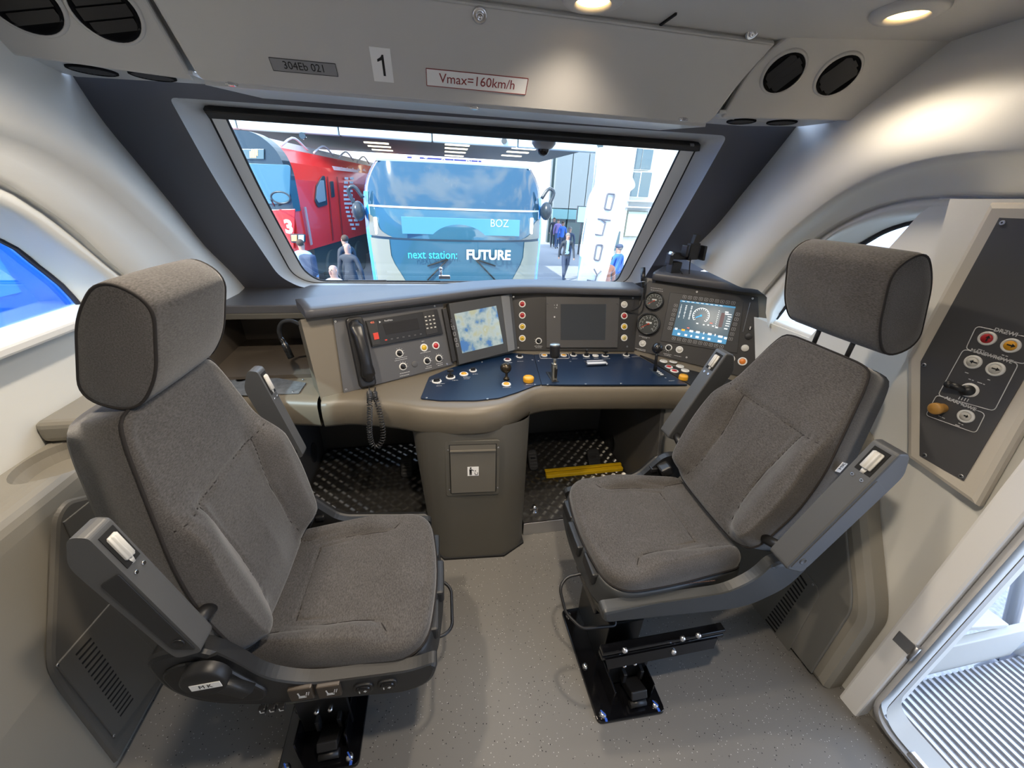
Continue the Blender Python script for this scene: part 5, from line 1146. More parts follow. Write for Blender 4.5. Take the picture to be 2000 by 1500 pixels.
        for q in range(3): x = -.17 + q * .022; k.box(fs.p(x - .003, .434 - q * .002, .0106), (.002, .010, .0006), fs.R()); k.box(fs.p(x + .001, .429 - q * .002, .0106), (.009, .002, .0006), fs.R())
        obj('symbols', k, PRINT, w)
    # label tag sewn in the side seam of the backrest
    a_t = s * (.2535 if s < 0 else .242)
    q0 = fb.p(a_t, .33 if s < 0 else .40, .012 if s < 0 else .03); ft = Fr(q0, fb.y * (s) * -1, D(0, 0, 1) if False else fb.z * -1)
    ft = Fr(q0 + D(0, s * .006, 0), D(-s, 0, 0), D(0, 0, 1))
    k = MB(); k.box(ft.p(0, 0, 0), (.022, .034, .0012), ft.R() @ Mx.Rotation(.35 * -s, 3, 'Z')); tg = obj('sewn_tag', k, LABEL, t, 'white sewn tag with MK')
    k = MB(); k.text('MK', ft, 0, .004, .016, .001, ang=PI / 2 + .35 * -s); obj('lettering', k, INK, tg)
    # --- front levers
    ff = Fr(fc.p(.262, 0, 0), D(0, 1, 0), D(0, 0, 1))
    for y_, w_ in ((-.13, .10), (0, .13), (.13, .10)):
        k = MB(); k.box(ff.p(y_, .028, .006 - abs(y_) * .12), (w_, .05, .03), ff.R() @ Mx.Rotation(0, 3, 'Y'), bev=.008); obj('front_lever', k, SHELL, t)
    # --- bellows and slides
    k = MB(); k.sm = True; q1 = rpoly([V((-.2, -.225)), V((.23, -.225)), V((.23, .225)), V((-.2, .225))], .06, 5)
    k.loft([[L(p.x * f_, p.y * f_, z + zs) for p in q1] for f_, z in ((1.05, .375), (1.1, .35), (1.04, .338), (1.08, .325), (.98, .305), (.9, .295))], True, True, True); obj('bellows', k, BELLOW, t)
    k = MB()
    for i in range(70): k.box(L(-.21 + i * .006, s * .245, .352 + zs), (.0025, .004, .004))
    obj('bellows_stitch', k, RUB, t, kind='stuff')
    px_, py_, wx, wy0, wy1 = ped
    zt_ = .30 + zs
    k = MB(); k.box((loc[0] - .02, (wy0 + wy1) / 2 + .08, zt_ - .02), (.44, wy1 - wy0 - .1, .05), bev=.006); obj('slide_block', k, GLOSS, t)
    k = MB(); yv = wy0 + (.10 if s < 0 else .015)
    for z_ in (zt_ - .05, zt_ - .075): k.box((loc[0] - .03, yv, z_), (.46, .03, .016), bev=.003)
    k.prism([V((loc[0] - .25, yv - .02, zt_ - .07)), V((loc[0] + .17, yv - .02, zt_ - .07)), V((loc[0] + .16, yv - .03, zt_ - .11)), V((loc[0] - .24, yv - .03, zt_ - .11))], (0, .012, 0), bev=.003); obj('slide_rails', k, GLOSS, t)
    for dx in (-.15, .06, .12): 
        k = MB(); k.sm = True; k.lathe([(.010, 0), (.010, .008), (.006, .012), (0, .013)], (loc[0] + dx - .04, yv + .012 - .03, zt_ - (.025 if dx > 0 else .03)), (0, -1, 0), 12, False); obj('bolt', k, CHR, t)
    k = MB(); k.sm = True; k.lathe([(.010, 0), (.010, .006), (.006, .009), (0, .010)], (loc[0] + .0, yv - .024, zt_ - .09), (0, -1, .2), 12, False); obj('bolt', k, CHR, t)
    # --- pedestal: base plate, column, foot latch
    pt = [V((px_ - wx, wy0 - .075, 0)), V((px_ + wx, wy0 - .085, 0)), V((px_ + wx + .01, wy1 + .03, 0)), V((px_ - wx - .005, wy1 + .03, 0))]
    k = MB(); k.prism(rpoly(pt, .02, 4), (0, 0, .012), bev=.003); obj('base_plate', k, GLOSS, t)
    k = MB(); k.box((px_ + .015, (wy0 + wy1) / 2 + .06, .14), (.135, wy1 - wy0 - .06, .26), bev=.004); k.box((px_ + .015, wy0 + .028, .15), (.15, .012, .24), bev=.002); obj('column', k, mat('column_black', (.006, .006, .006), .3), t)
    for dx in (-.02, .02):
        k = MB(); k.sm = True; k.lathe([(.008, 0), (.008, .004), (.005, .007), (0, .008)], (px_ + .015 + dx, wy0 + .022, .135), (0, -1, 0), 12, False); obj('bolt', k, CHR, t)
    k = MB(); k.box((px_ + .03, wy0 - .012, .055), (.06, .085, .03), Mx.Rotation(-.5, 3, 'X'), bev=.004); k.box((px_ - .005, wy0 + .015, .09), (.012, .03, .05), bev=.002); k.box((px_ + .06, wy0 + .015, .09), (.012, .03, .05), bev=.002); k.sm = True; k.cyl((px_ - .0, wy0 - .05, .03), (px_ + .06, wy0 - .05, .03), .012); obj('foot_latch', k, BLK, t)
    for gx in (px_ - .06, px_ + .085): k = MB(); k.box((gx, wy0 + .03, .06), (.006, .14, .09), bev=.002); obj('gusset', k, GLOSS, t)
    MARK = mat('blue_mark', (.03, .12, .6), .5)
    for i, (dx, dy) in enumerate(((-wx + .025, -.055), (wx - .03, -.06), (-wx + .02, .10), (wx - .02, .13), (-wx + .02, wy1 - wy0))):
        p = V((px_ + dx, wy0 + dy, .012)); k = MB(); k.sm = True; k.lathe([(.013, 0), (.013, .003), (.010, .009), (.007, .012), (0, .012)], p, (0, 0, 1), 14, False); bo = obj('floor_bolt', k, CHR, t)
        if i < 2: k = MB(); k.box(p + V((0, 0, .0125)), (.004, .022, .001), Mx.Rotation(.6, 3, 'Z')); k.box(p + V((.006, -.016, .001)), (.008, .010, .001)); obj('paint_mark', k, MARK, bo)
    # --- adjusting bar: bent wire loop at the front
    k = MB(); k.sm = True
    yl = .11 if s > 0 else -.02
    lp_ = [L(.22, yl - .10, .33 + zs), L(.275, yl - .10, .33 + zs), L(.305, yl - .07, .32 + zs), L(.305, yl + .07, .32 + zs), L(.275, yl + .10, .33 + zs), L(.22, yl + .10, .33 + zs)]
    if s > 0: lp_ = [L(.22, .10, .40), L(.325, .10, .385), L(.355, .125, .365), L(.345, .185, .315), L(.30, .235, .295), L(.17, .235, .285)]
    k.tube(rpoly(lp_, .02, 4), .0055, 8); obj('adjuster_bar', k, BLK, t)
    k = MB(); k.box(L(-.20, -s * .235, .545 + zs), (.05, .06, .045), T.to_3x3() @ Mx.Rotation(.5, 3, 'Y'), bev=.008); k.box(L(-.16, -s * .255, .53 + zs), (.03, .03, .02), bev=.004); obj('belt_anchor', k, BLK, t)
    # --- armrests folded up beside the backrest
    for e in (s, -s):
        ra = math.radians(rec + 3 if s > 0 else 12.5); sc_ = 1. if s > 0 else .74
        fa = Fr(L(-.255 + (.045 if s < 0 else 0), e * (.322 if s < 0 else .335), (.765 if s < 0 else .645) + zs), D(0, 1, 0), D(-math.sin(ra), 0, math.cos(ra)))
        LA = .335 if s < 0 else .43
        k = MB(); q = rpoly([V((-.033, .0)), V((.033, .0)), V((.033, LA)), V((-.033, LA))], [.012, .012, .016, .016], 4)
        sidep = rpoly([V((-.035, 0)), V((.035, 0)), V((.035, LA)), V((.0, LA + .012)), V((-.05, LA - .045)), V((-.05, LA - .09)), V((-.04, .03))], [.02, .015, .008, .03, .02, .03, .02], 4)
        k.prism([fa.p(-.033 * sc_, p.y, p.x * sc_) for p in sidep], fa.x * .066 * sc_, bev=.006); ar = obj('armrest', k, ARMG, t)
        k = MB(); k.box(fa.p(0, LA - .050, .0345 * sc_), (.042 * sc_, .075, .004), fa.R()); obj('roller_slot', k, DGAP, ar)
        k = MB(); k.sm = True; q0 = fa.p(0, LA - .075, .030 * sc_); q1 = fa.p(0, LA - .022, .030 * sc_); N = 22
        ax, bx_ = fa.x, fa.z
        k.loft([[q + (ax * math.cos(2 * PI * i / 44) + bx_ * math.sin(2 * PI * i / 44)) * (.0178 if i % 4 < 2 else .0148) * f_ * sc_ for i in range(44)] for q, f_ in ((q0, .9), (q0.lerp(q1, .04), 1), (q0.lerp(q1, .94), 1), (q1, .75))], True, True, True); k.cyl(q0, q0 - fa.y * .014, .010 * sc_, .008 * sc_, 14); obj('roller_knob', k, mat('roller_pale', (.50, .49, .46), .5), ar)
        for dx in (-.013, .013): screw(fa, dx * sc_, LA - .105, ar, .0055 * sc_, CHR, .035 * sc_)
        o_ = Fr(fa.p(.033 * sc_ * (1 if e > 0 else -1), 0, 0), fa.z * (-1 if e > 0 else 1), fa.y)
        k = MB(); sx_ = -1 if e > 0 else 1
        k.prism([o_.p(sx_ * p.x, p.y, -.001) for p in rpoly([V((-.022 * sc_, .03)), V((.026 * sc_, .012)), V((.026 * sc_, LA - .085)), V((-.028 * sc_, LA - .10))], .006, 3)], o_.z * .003, bev=.001); obj('side_inlay', k, SHELL if s < 0 else ARMG, ar)
        k = MB(); k.sm = True; k.lathe([(.011, .002), (.011, .0035), (.009, .004), (.008, .0025), (0, .0025)], o_.p(sx_ * .006 * sc_, .045, 0), o_.z, 20, False); obj('hole_cap', k, BLK if s < 0 else ARMG, ar)
        k = MB(); k.sm = True; k.cyl(fa.p(-e * .02, .03, 0), fa.p(-e * .09, .0, -.01), .016, n=14); obj('armrest_pivot', k, BLK, t)
    return t
seat('dark grey fabric driver seat on the left, facing right, with an M K tag', (-.30, .90, 0), math.radians(-1.5), -1, 8, 0.0, 0.012, (-.425, .75, .12, .70, 1.05), -.265, 1.02, .108, .130)
seat('dark grey fabric driver seat on the right, facing left, before the side cupboard', (.745, .965, 0), math.radians(178), 1, 20, .02, .062, (.60, .70, .125, .66, .96), -.305, 1.13, .125, .165)
# ================================================================ OUTSIDE
GZ = -1.35
GRD = mat('asphalt', (.30, .30, .31), .8, noise=.25, nscale=30, bump=.6, bscale=120)
k = MB(); k.box((5, 25, GZ - .05), (90, 90, .1)); struct('ground', k, GRD)
# ---- blue locomotive facing the cab
BLUE = mat('loco_blue', (.02, .30, .75), .25, coat=.5)
NOSE = mat('loco_glass', (.018, .062, .105), .06, coat=.6)
NOSE2 = mat('loco_glass_low', (.035, .11, .16), .05, coat=.6)
OLIVE = mat('loco_olive', (.20, .20, .17), .25)
YB = 6.9
def bp(px, py, dy=0): return aY(px, py, YB + dy)
cx = (bp(702, 430).x + bp(1075, 440).x) / 2; HW = (bp(1075, 440).x - bp(702, 430).x) / 2
zt_ = bp(890, 318).z; zl1 = bp(890, 409).z; zs1 = bp(890, 470).z; zb = GZ + .35
bl_ = thing('blue_locomotive', 'blue locomotive with a dark glass front reading next station: FUTURE, facing the windscreen', 'locomotive', (cx, YB + 5, GZ))
def yf(x, z):   # front surface: bowed in plan, raked above and below the seam
    u = (x - cx) / HW; d = .28 * u * u + .30 * abs(u) ** 8
    d += .30 * max(0, (z - zs1) / (zt_ - zs1)) ** 1.6 + .05 * max(0, (zs1 - z) / 1.2)
    return YB + d
def half(z):
    t = max(0, (z - (zt_ - .62)) / .62); return HW * (1 - .02 * max(0, zs1 - z)) if t <= 0 else HW * (1 - .16 * t ** 2.2)
def grid(name, z0, z1, u0, u1, m, parent, nz_=14, nx=28, off=0., shape=None, lab=None):
    k = MB(); k.sm = True; rows = []
    for j in range(nz_ + 1):
        z = z0 + (z1 - z0) * j / nz_; h = half(z); row_ = []
        for i in range(nx + 1):
            u = u0 + (u1 - u0) * i / nx
            if shape: u = shape(u, j / nz_)
            x = cx + u * h; row_.append(V((x, yf(x, z) - off, z)))
        rows.append(row_)
    k.loft(rows, closed=False); return obj(name, k, m, parent, lab)
def ztop(u): return 0
grid('visor', zl1, zt_, -.95, .95, NOSE, bl_, 20, 30)
grid('windscreen', zs1 + .012, zl1 - .012, -.93, .93, NOSE2, bl_)
grid('lower_front', zb, zs1 - .012, -.95, .95, NOSE2, bl_, 16)
grid('light_seam', zl1 - .014, zl1 + .014, -.94, .94, mat('seam_pale', (.55, .6, .62), .3), bl_, 1, 28, .012)
grid('cross_seam', zs1 - .014, zs1 + .014, -.95, .95, mat('seam_dark', (.02, .04, .06), .4), bl_, 1, 28, .004)
for sg in (-1, 1):
    grid('corner_post', zb, zt_ - .45, sg * .94, sg * 1.0, BLUE, bl_, 20, 4, .01)
    k = MB(); k.sm = True; pts = []
    rows = []
    for j in range(24):
        z = zb + (zt_ - zb) * j / 23; x = cx + sg * half(z) * .985; y = yf(x, z); rows.append([V((x, y - .01, z)), V((cx + sg * (half(z) + .0), y + .10, z)), V((cx + sg * (half(z) + .02), y + .5, z)), V((cx + sg * (half(z) + .02), YB + 16, z))])
    k.loft(rows, closed=False); obj('side_wall', k, BLUE, bl_)
    # swept olive corner fields beside the light bar and below it
    inn = lambda t: .70 + .24 * (max(0, min(1, t)) ** .8) + .03 * math.sin(t * 6)
    grid('corner_field', zs1 + .02, zs1 + (zl1 - zs1) * .72, 0, 1, OLIVE, bl_, 12, 6, .012, lambda u, t: sg * (inn(t) + (.955 - inn(t)) * u))
    in2 = lambda t: .40 + .34 * min(1, t * 1.25) ** 1.4
    grid('corner_field', zb + .3, zs1 - .02, 0, 1, mat('loco_olive_low', (.26, .27, .22), .2), bl_, 12, 6, .012, lambda u, t: sg * (in2(t) + (.955 - in2(t)) * u))
    px = 730 if sg < 0 else 1045; p = bp(px, 444); p.y = yf(p.x, p.z) - .02
    k = MB(); k.box(p, (.055, .02, .27), bev=.012); obj('light_bar', k, mat('led_white', (.8, .8, .8), .3, emit=(1, 1, 1), es=1.6), bl_)
    # camera arm at the side
    p = bp(690 if sg < 0 else 1082, 415); p.y = YB + .5
    k = MB(); k.sm = True; k.sph(p, .13, 14, (.8, 1.2, 1.2)); k.tube(spline([p + V((sg * .05, 0, .1)), p + V((sg * .12, 0, .3)), p + V((sg * .02, 0, .36)), p + V((-sg * .1, 0, .2))], 14), .03, 8); obj('side_mirror', k, mat('mirror_dark', (.03, .04, .05), .3), bl_)
k = MB(); k.prism([V((cx - half(zt_) * .97, yf(cx, zt_) + .2, zt_)), V((cx + half(zt_) * .97, yf(cx, zt_) + .2, zt_)), V((cx + half(zt_) * .97, YB + 16, zt_)), V((cx - half(zt_) * .97, YB + 16, zt_))], (0, 0, .06), bev=.03); obj('roof', k, mat('loco_roof', (.35, .42, .48), .4), bl_)
k = MB(); a = bp(783, 423); b = bp(1015, 462); ya = yf(cx, a.z) - .012; k.box(((a.x + b.x) / 2, ya - .0, (a.z + b.z) / 2), (b.x - a.x, .012, a.z - b.z), bev=.004); ds_ = obj('destination_display', k, mat('dest_blue', (.09, .27, .40), .12), bl_)
FB = Fr(V((0, ya - .008, 0)), (1, 0, 0), (0, 0, 1))
k = MB(); p = bp(976, 437); k.text('BOZ', FB, p.x, p.z, .175, .003, sx=.9, bold=-.001); obj('lettering', k, mat('boz_print', (.55, .75, .85), .4), ds_)
FB2 = Fr(V((0, yf(cx, zs1 - .3) - .035, 0)), (1, 0, 0), (0, 0, 1))
CY = mat('cyan_print', (.05, .60, .85), .4)
p = bp(796, 497); k = MB(); k.text('next station:', FB2, p.x, p.z, .19, .0, align='LEFT', sx=.86); obj('lettering', k, CY, bl_, 'pale blue lettering next station:')
p = bp(910, 498); k = MB(); k.text('FUTURE', FB2, p.x, p.z, .225, .0, align='LEFT', bold=.006, sx=.96); obj('lettering', k, mat('bright_print', (.85, .85, .85), .5), bl_, 'bold white lettering FUTURE')
for x0, sg in ((835, 1), (968, -1)):
    pts = []
    for px, py in ((x0, 520), (x0 + sg * 40, 506), (x0, 548)): p = bp(px, py); p.y = yf(p.x, p.z) - .03; pts.append(p)
    k = MB(); k.sm = True; k.tube([pts[0], pts[1]], .014, 6); k.tube([pts[1], pts[2]], .014, 6); obj('wiper', k, INK, bl_)
for sg in (-1, 1):
    for yb_ in (YB + 2.5, YB + 5.5, YB + 11):
        k = MB(); k.sm = True; k.cyl((cx + sg * .75, yb_, GZ + .46), (cx + sg * .62, yb_, GZ + .46), .46, n=28); obj('wheel', k, STEEL, bl_)
# ---- red locomotive on the left track, seen along its side
REDL = mat('loco_red', (.78, .03, .025), .25, coat=.4)
DKG = mat('loco_dark', (.03, .045, .055), .12, coat=.4)
f0 = aY(577, 430, 12.0); ax = ray(984, 378); ax.z = 0; ax.normalize()
ry = math.atan2(-ax.x, ax.y)
rl = thing('red_locomotive', 'red locomotive with white dash pattern on its side, standing on the left behind the glass', 'locomotive', (f0.x, f0.y, GZ), ry)
RM = WM[rl.name]
def Lr(x, y, z): return RM @ V((x, y, z - GZ))     # x to the right across the nose, y along the body
Sd = Fr(Lr(0, 0, 0), RM.to_3x3() @ V((0, 1, 0)), (0, 0, 1))      # the long side facing right
zs_t = Sd.ab(582, 290)[1]; zs_b = Sd.ab(612, 486)[1]
zwst = Sd.ab(600, 412)[1]
LB = 18; BW = 2.9
secs = []
prof = lambda dy, q: [(0, zs_b), (0, zs_t - .75), (-.10, zs_t - .35), (-.42, zs_t), (-BW + .42, zs_t), (-BW + .10, zs_t - .35), (-BW, zs_t - .75), (-BW, zs_b)]
k = MB(); k.loft([[Lr(x, dy, z) for x, z in prof(dy, 0)] for dy in (.0, LB)], True, True, True); obj('body_shell', k, REDL, rl)
k = MB(); k.prism(rpoly([Lr(x, -.03, z) for x, z in ((.02, zwst + .02), (.02, zs_t - .55), (-.10, zs_t - .12), (-.55, zs_t + .26), (-BW + .55, zs_t + .26), (-BW + .1, zs_t - .12), (-BW - .02, zs_t - .55), (-BW - .02, zwst + .02))], [0, .3, .3, .4, .4, .3, .3, 0], 4), Lr(0, .45, 0) - Lr(0, 0, 0), bev=.05); obj('front_mask', k, DKG, rl)
FR2 = Fr(Lr(0, -.04, 0), RM.to_3x3() @ V((1, 0, 0)), (0, 0, 1))
def rfp(name, pts, h, th, m, r=0): 
    q = [V(FR2.ab(*p, h)) for p in pts]; q = rpoly(q, r, 4) if r else q
    k = MB(); k.prism([FR2.p(p.x, p.y, h) for p in q], FR2.z * th, bev=.01); return obj(name, k, m, rl)
rfp('windscreen', [(460, 318), (568, 322), (566, 398), (470, 398)], .01, .02, mat('red_loco_glass', (.06, .16, .22), .06, coat=.5), .1)
rfp('destination_display', [(470, 291), (516, 291), (516, 311), (470, 311)], .01, .02, mat('dest_dark', (.10, .16, .18), .3))
for i in range(5):
    for j in range(4):
        a, b = FR2.ab(489 + i * 3.2, 294 + j * 4, .035); k = MB(); k.box(FR2.p(a, b, .035), (.03, .045, .01), FR2.R()); 
        if (i, j) not in ((0, 0), (4, 3)): obj('display_dot', k, mat('dots', (.9, .6, .2), .4, emit=(1, .6, .12), es=1.2), rl)
        else: k.bm.free()
rfp('red_skirt', [(455, 412), (577, 408), (574, 486), (455, 490)], .01, .03, REDL)
rfp('headlight', [(568, 456), (597, 457), (597, 474), (570, 474)], .06, .06, DKG, .05); rfp('headlight_lens', [(583, 459), (594, 459), (594, 471), (583, 471)], .13, .02, mat('lens_pale', (.5, .7, .8), .1)); rfp('indicator', [(569, 459), (580, 459), (580, 471), (570, 471)], .13, .02, mat('lens_amber', (.9, .35, .15), .3, emit=(1, .35, .1), es=.8))
a, b = FR2.ab(564, 444, .05); k = MB(); k.text('3', FR2, a, b, .45, .05, bold=.02); obj('lettering', k, mat('bright_print', (.85, .85, .85), .5), rl)
k = MB(); k.sm = True; c_ = FR2.px(548, 386, .5); k.tube([c_ + FR2.x * (math.cos(q) * .23) + V((0, 0, math.sin(q) * .13)) for q in [2 * PI * i / 24 for i in range(24)]], .022, 6, True); k.tube([c_ + V((-.23, 0, -.05)), FR2.px(536, 402, .1)], .02, 6); obj('mirror_arm', k, mat('mirror_dark', (.03, .04, .05), .3), rl)
def sdp(name, pts, h, th, m, r=0, lab=None):
    q = [V(Sd.ab(*p, h)) for p in pts]; q = rpoly(q, r, 4) if r else q
    zz = Sd.z if Sd.z.dot(CAM - Sd.o) > 0 else -Sd.z
    k = MB(); k.prism([Sd.p(p.x, p.y, 0) + zz * h for p in q], zz * th); return obj(name, k, m, rl, lab)
sdp('cab_window', [(629, 343), (633, 344), (638, 400), (620, 405), (614, 392), (617, 362)], .01, .03, DKG, .05); sdp('window_pane', [(626, 352), (632, 352), (636, 392), (622, 396), (617, 388), (619, 366)], .045, .01, mat('pane_grey', (.22, .26, .27), .08), .04)
sdp('door_window', [(644, 354), (650, 354), (653, 384), (647, 386)], .01, .02, DKG, .03)
for x in (638, 657): sdp('door_post', [(x, 345), (x + 1.6, 345), (x + 13, 468), (x + 11, 470)], .01, .02, mat('post_dark', (.25, .01, .01), .4))
sdp('rail', [(593, 404), (596, 404), (609, 477), (606, 479)], .06, .03, mat('rail_grey', (.4, .25, .25), .4))
for row_ in range(13):
    for col in range(2):
        y0 = 346 + row_ * 8.2; x0 = 673 + col * 10.5 + (row_ / 12) ** 2 * 14 - 4 * math.sin(row_ / 12 * PI)
        if x0 > 697: continue
        w_ = 7 if row_ not in (5, 6) else 10
        sdp('white_dash', [(x0, y0), (x0 + w_, y0 + .3), (x0 + w_, y0 + 4.6), (x0, y0 + 4.3)], .01, .008, mat('dash_white', (.75, .70, .70), .4))
for i in range(6): x = 652 + i * 11; sdp('triangle_mark', [(x, 330 + i * .6), (x + 4, 325 + i * .8), (x + 8, 331 + i * .8)], .01, .008, mat('mark_pale', (.75, .35, .32), .4))
sdp('roof_stripe', [(648, 324), (700, 332), (700, 337), (652, 332)], .008, .006, mat('stripe_pale', (.72, .45, .42), .4))
k = MB(); k.sm = False; k.prism([Lr(x, 1.0, z) for x, z in ((-.7, zs_t), (-.8, zs_t + .22), (-BW + .8, zs_t + .22), (-BW + .7, zs_t))], Lr(0, 12, 0) - Lr(0, 0, 0), bev=.05); obj('roof_gear', k, mat('roof_pale', (.55, .52, .5), .5), rl)
for i in range(5): k = MB(); k.sm = True; k.tube(spline([Lr(-.5, 1 + i * 2, zs_t + .05), Lr(-.4, 1.6 + i * 2, zs_t + .3), Lr(-.5, 2.6 + i * 2, zs_t + .1)], 10), .03, 5); obj('roof_rail', k, mat('roof_pale', (.55, .52, .5), .5), rl)
UND = mat('underframe', (.03, .05, .05), .6)
k = MB(); k.prism([Lr(x, 1.0, z) for x, z in ((-.15, GZ + .5), (-.1, zs_b), (-BW + .1, zs_b), (-BW + .15, GZ + .5))], Lr(0, 16, 0) - Lr(0, 0, 0)); obj('underframe', k, UND, rl)
for yy_ in (2.2, 4.8, 12.5, 15.2): k = MB(); k.sm = True; k.cyl(Lr(-.25, yy_, GZ + .55), Lr(-.05, yy_, GZ + .55), .55, n=26); obj('wheel', k, UND, rl)
# ---- blue train on the neighbouring track, seen through the left window
bt_ = thing('blue_train', 'bright blue carriage side seen through the left arched window', 'train', (-4.4, 3, GZ))
BT = mat('carriage_blue', (.015, .20, .80), .3, coat=.3)
k = MB(); k.prism([V((-4.2, -4, z)) if False else V((x, -5, z)) for x, z in ((-4.0, GZ + .5), (-3.9, .6), (-3.9, 1.9), (-4.3, 2.5), (-6.6, 2.5), (-6.9, 1.9), (-6.9, GZ + .5))], (0, 12.5, 0)); obj('carriage_body', k, BT, bt_)
for y in (2.2, 3.6, 5.0): k = MB(); k.box((-3.90, y, 1.45), (.04, 1.15, .75), bev=.05); obj('window', k, mat('carriage_glass', (.03, .28, .60), .05, coat=.5), bt_)
for y in (2.9, 4.3): k = MB(); k.prism([V((-3.88, y - .12, .6)), V((-3.88, y + .2, .6)), V((-3.88, y + .05, 1.9)), V((-3.88, y - .27, 1.9))], (-.03, 0, 0)); obj('pale_band', k, mat('band_blue', (.05, .38, .85), .35), bt_)
# ---- overhead bridge
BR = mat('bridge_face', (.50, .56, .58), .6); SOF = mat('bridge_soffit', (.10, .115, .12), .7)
YBr = 15.0; zb0 = aY(900, 281, YBr).z; zb1 = aY(900, 215, YBr).z
br = thing('bridge', 'pale overhead bridge with a dark underside and strip lights beyond the locomotives', 'bridge', (2, YBr + 8, zb0))
xl = -14; xr = aY(1163, 300, YBr).x
NP = 7
for i in range(NP):
    a = xl + (xr - xl) * i / NP; b = xl + (xr - xl) * (i + 1) / NP
    k = MB(); k.box(((a + b) / 2, YBr, (zb0 + zb1) / 2), (b - a - .04, .3, zb1 - zb0), bev=.03); obj('face_panel', k, BR, br)
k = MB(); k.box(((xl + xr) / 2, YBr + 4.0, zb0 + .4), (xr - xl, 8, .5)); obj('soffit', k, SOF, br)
STL = mat('strip_light', (1, .9, .7), .5, emit=(1, .85, .6), es=2.2)
for px, n_ in ((735, 4), (893, 4), (1035, 4)):
    for i in range(n_):
        p = aZ(px - (px - 889) * -.00 + (i * 6 if px < 800 else (-i * 2 if px < 950 else -i * 12)), 279 + i * 7 + (4 if px > 800 else 0), zb0 + .14); k = MB(); k.box(p, (.9, .25, .05)); obj('strip_light', k, STL, br)
for px in (590, 985): p = aY(px, 265 + (px > 900) * 10, YBr - .2); k = MB(); k.sm = True; k.cyl(p, p + V((0, .15, 0)), .09, n=14); obj('face_lamp', k, DKG, br)
ys = 24.5; a = aY(795, 303, ys); b = aY(940, 303, ys); c = aY(870, 318, ys)
k = MB(); k.box(((a.x + b.x) / 2, ys, a.z - .42), (b.x - a.x, .15, .72), bev=.02); sg_ = tag(obj('hanging_sign', k, mat('sign_violet', (.03, .03, .22), .5)), 'violet hanging sign with white lettering below the bridge behind the blue locomotive', 'sign')
FS = Fr(V((0, ys - .08, 0)), (1, 0, 0), (0, 0, 1)); pz = a.z - .22
k = MB(); k.text('InnoTrans Outdoor Display', FS, (a.x + b.x) / 2 + .2, pz, .42, .003, sx=.82); k.box((a.x + .45, ys - .085, pz), (.42, .01, .3)); obj('lettering', k, mat('bright_print', (.85, .85, .85), .5), sg_)
# ---- dark hall at the end under the bridge, on the right
HL = mat('hall_cladding', (.20, .235, .25), .6)
yh = 27
xa = aY(1079, 400, yh).x; xb = aY(1200, 400, yh).x; zh = aY(1100, 296, yh).z
hl = thing('hall_building', 'grey panelled hall with dark glass doors beyond the walking man', 'building', (xa + 3, yh, GZ))
for i in range(4):
    a = xa + (xb - xa) * i / 4; b = xa + (xb - xa) * (i + 1) / 4
    k = MB(); k.box(((a + b) / 2, yh, (zh + .9) / 2), (b - a - .05, .3, zh - .9), bev=.02); obj('cladding_panel', k, HL, hl)
    k = MB(); k.box(((a + b) / 2, yh, .55), (b - a - .05, .3, .6)); obj('glazing_band', k, mat('teal_glass', (.10, .22, .25), .1), hl)
    k = MB(); k.box(((a + b) / 2, yh + .1, -.55), (b - a - .12, .2, 1.6)); obj('glass_door', k, mat('dark_doors', (.05, .08, .09), .2), hl)
k = MB(); k.box(((xa + xb) / 2, yh + 1, GZ + 4), (xb - xa - .1, .4, 8)); obj('core', k, mat('dark_doors', (.05, .08, .09), .2), hl)
k = MB(); k.box((-8, yh + 14, 3), (40, .4, 9)); o_ = obj('distant_building', k, mat('far_white', (.75, .76, .77), .6)); tag(o_, 'pale distant building closing the view under the bridge', 'building')
a = aY(1128, 402, 22); b = aY(1147, 436, 22); k = MB(); k.box(((a.x + b.x) / 2, 22, (a.z + b.z) / 2), (b.x - a.x, .1, a.z - b.z)); k.mi = 1; k.box(((a.x + b.x) / 2, 21.94, (a.z + b.z) / 2), (b.x - a.x - .1, .04, a.z - b.z - .1)); k.mi = 0; k.box(((a.x + b.x) / 2, 22.02, (b.z + GZ) / 2), (.08, .06, b.z - GZ)); tag(obj('info_screen', k, [mat('screen_case', (.1, .1, .11), .4), mat('screen_lit', (.1, .3, .4), .3, emit=(.45, .8, .95), es=1.)]), 'lit pale blue information screen left of the white flag', 'screen')
for (p0, p1, p2, p3), l in ((((1142, 476), (1160, 476), (1160, 500), (1142, 500)), 'pale timber counter beside the white flag'),):
    a = aZ(1140, 500, GZ); b = a + V((1.6, .2, 0)); k = MB(); k.box((a + b) / 2 + V((0, 0, .5)), (1.6, .6, 1.0), bev=.03); k.box((a + b) / 2 + V((0, 0, 1.03)), (1.75, .7, .06)); tag(obj('counter', k, mat('counter', (.6, .5, .36), .5)), l, 'counter')
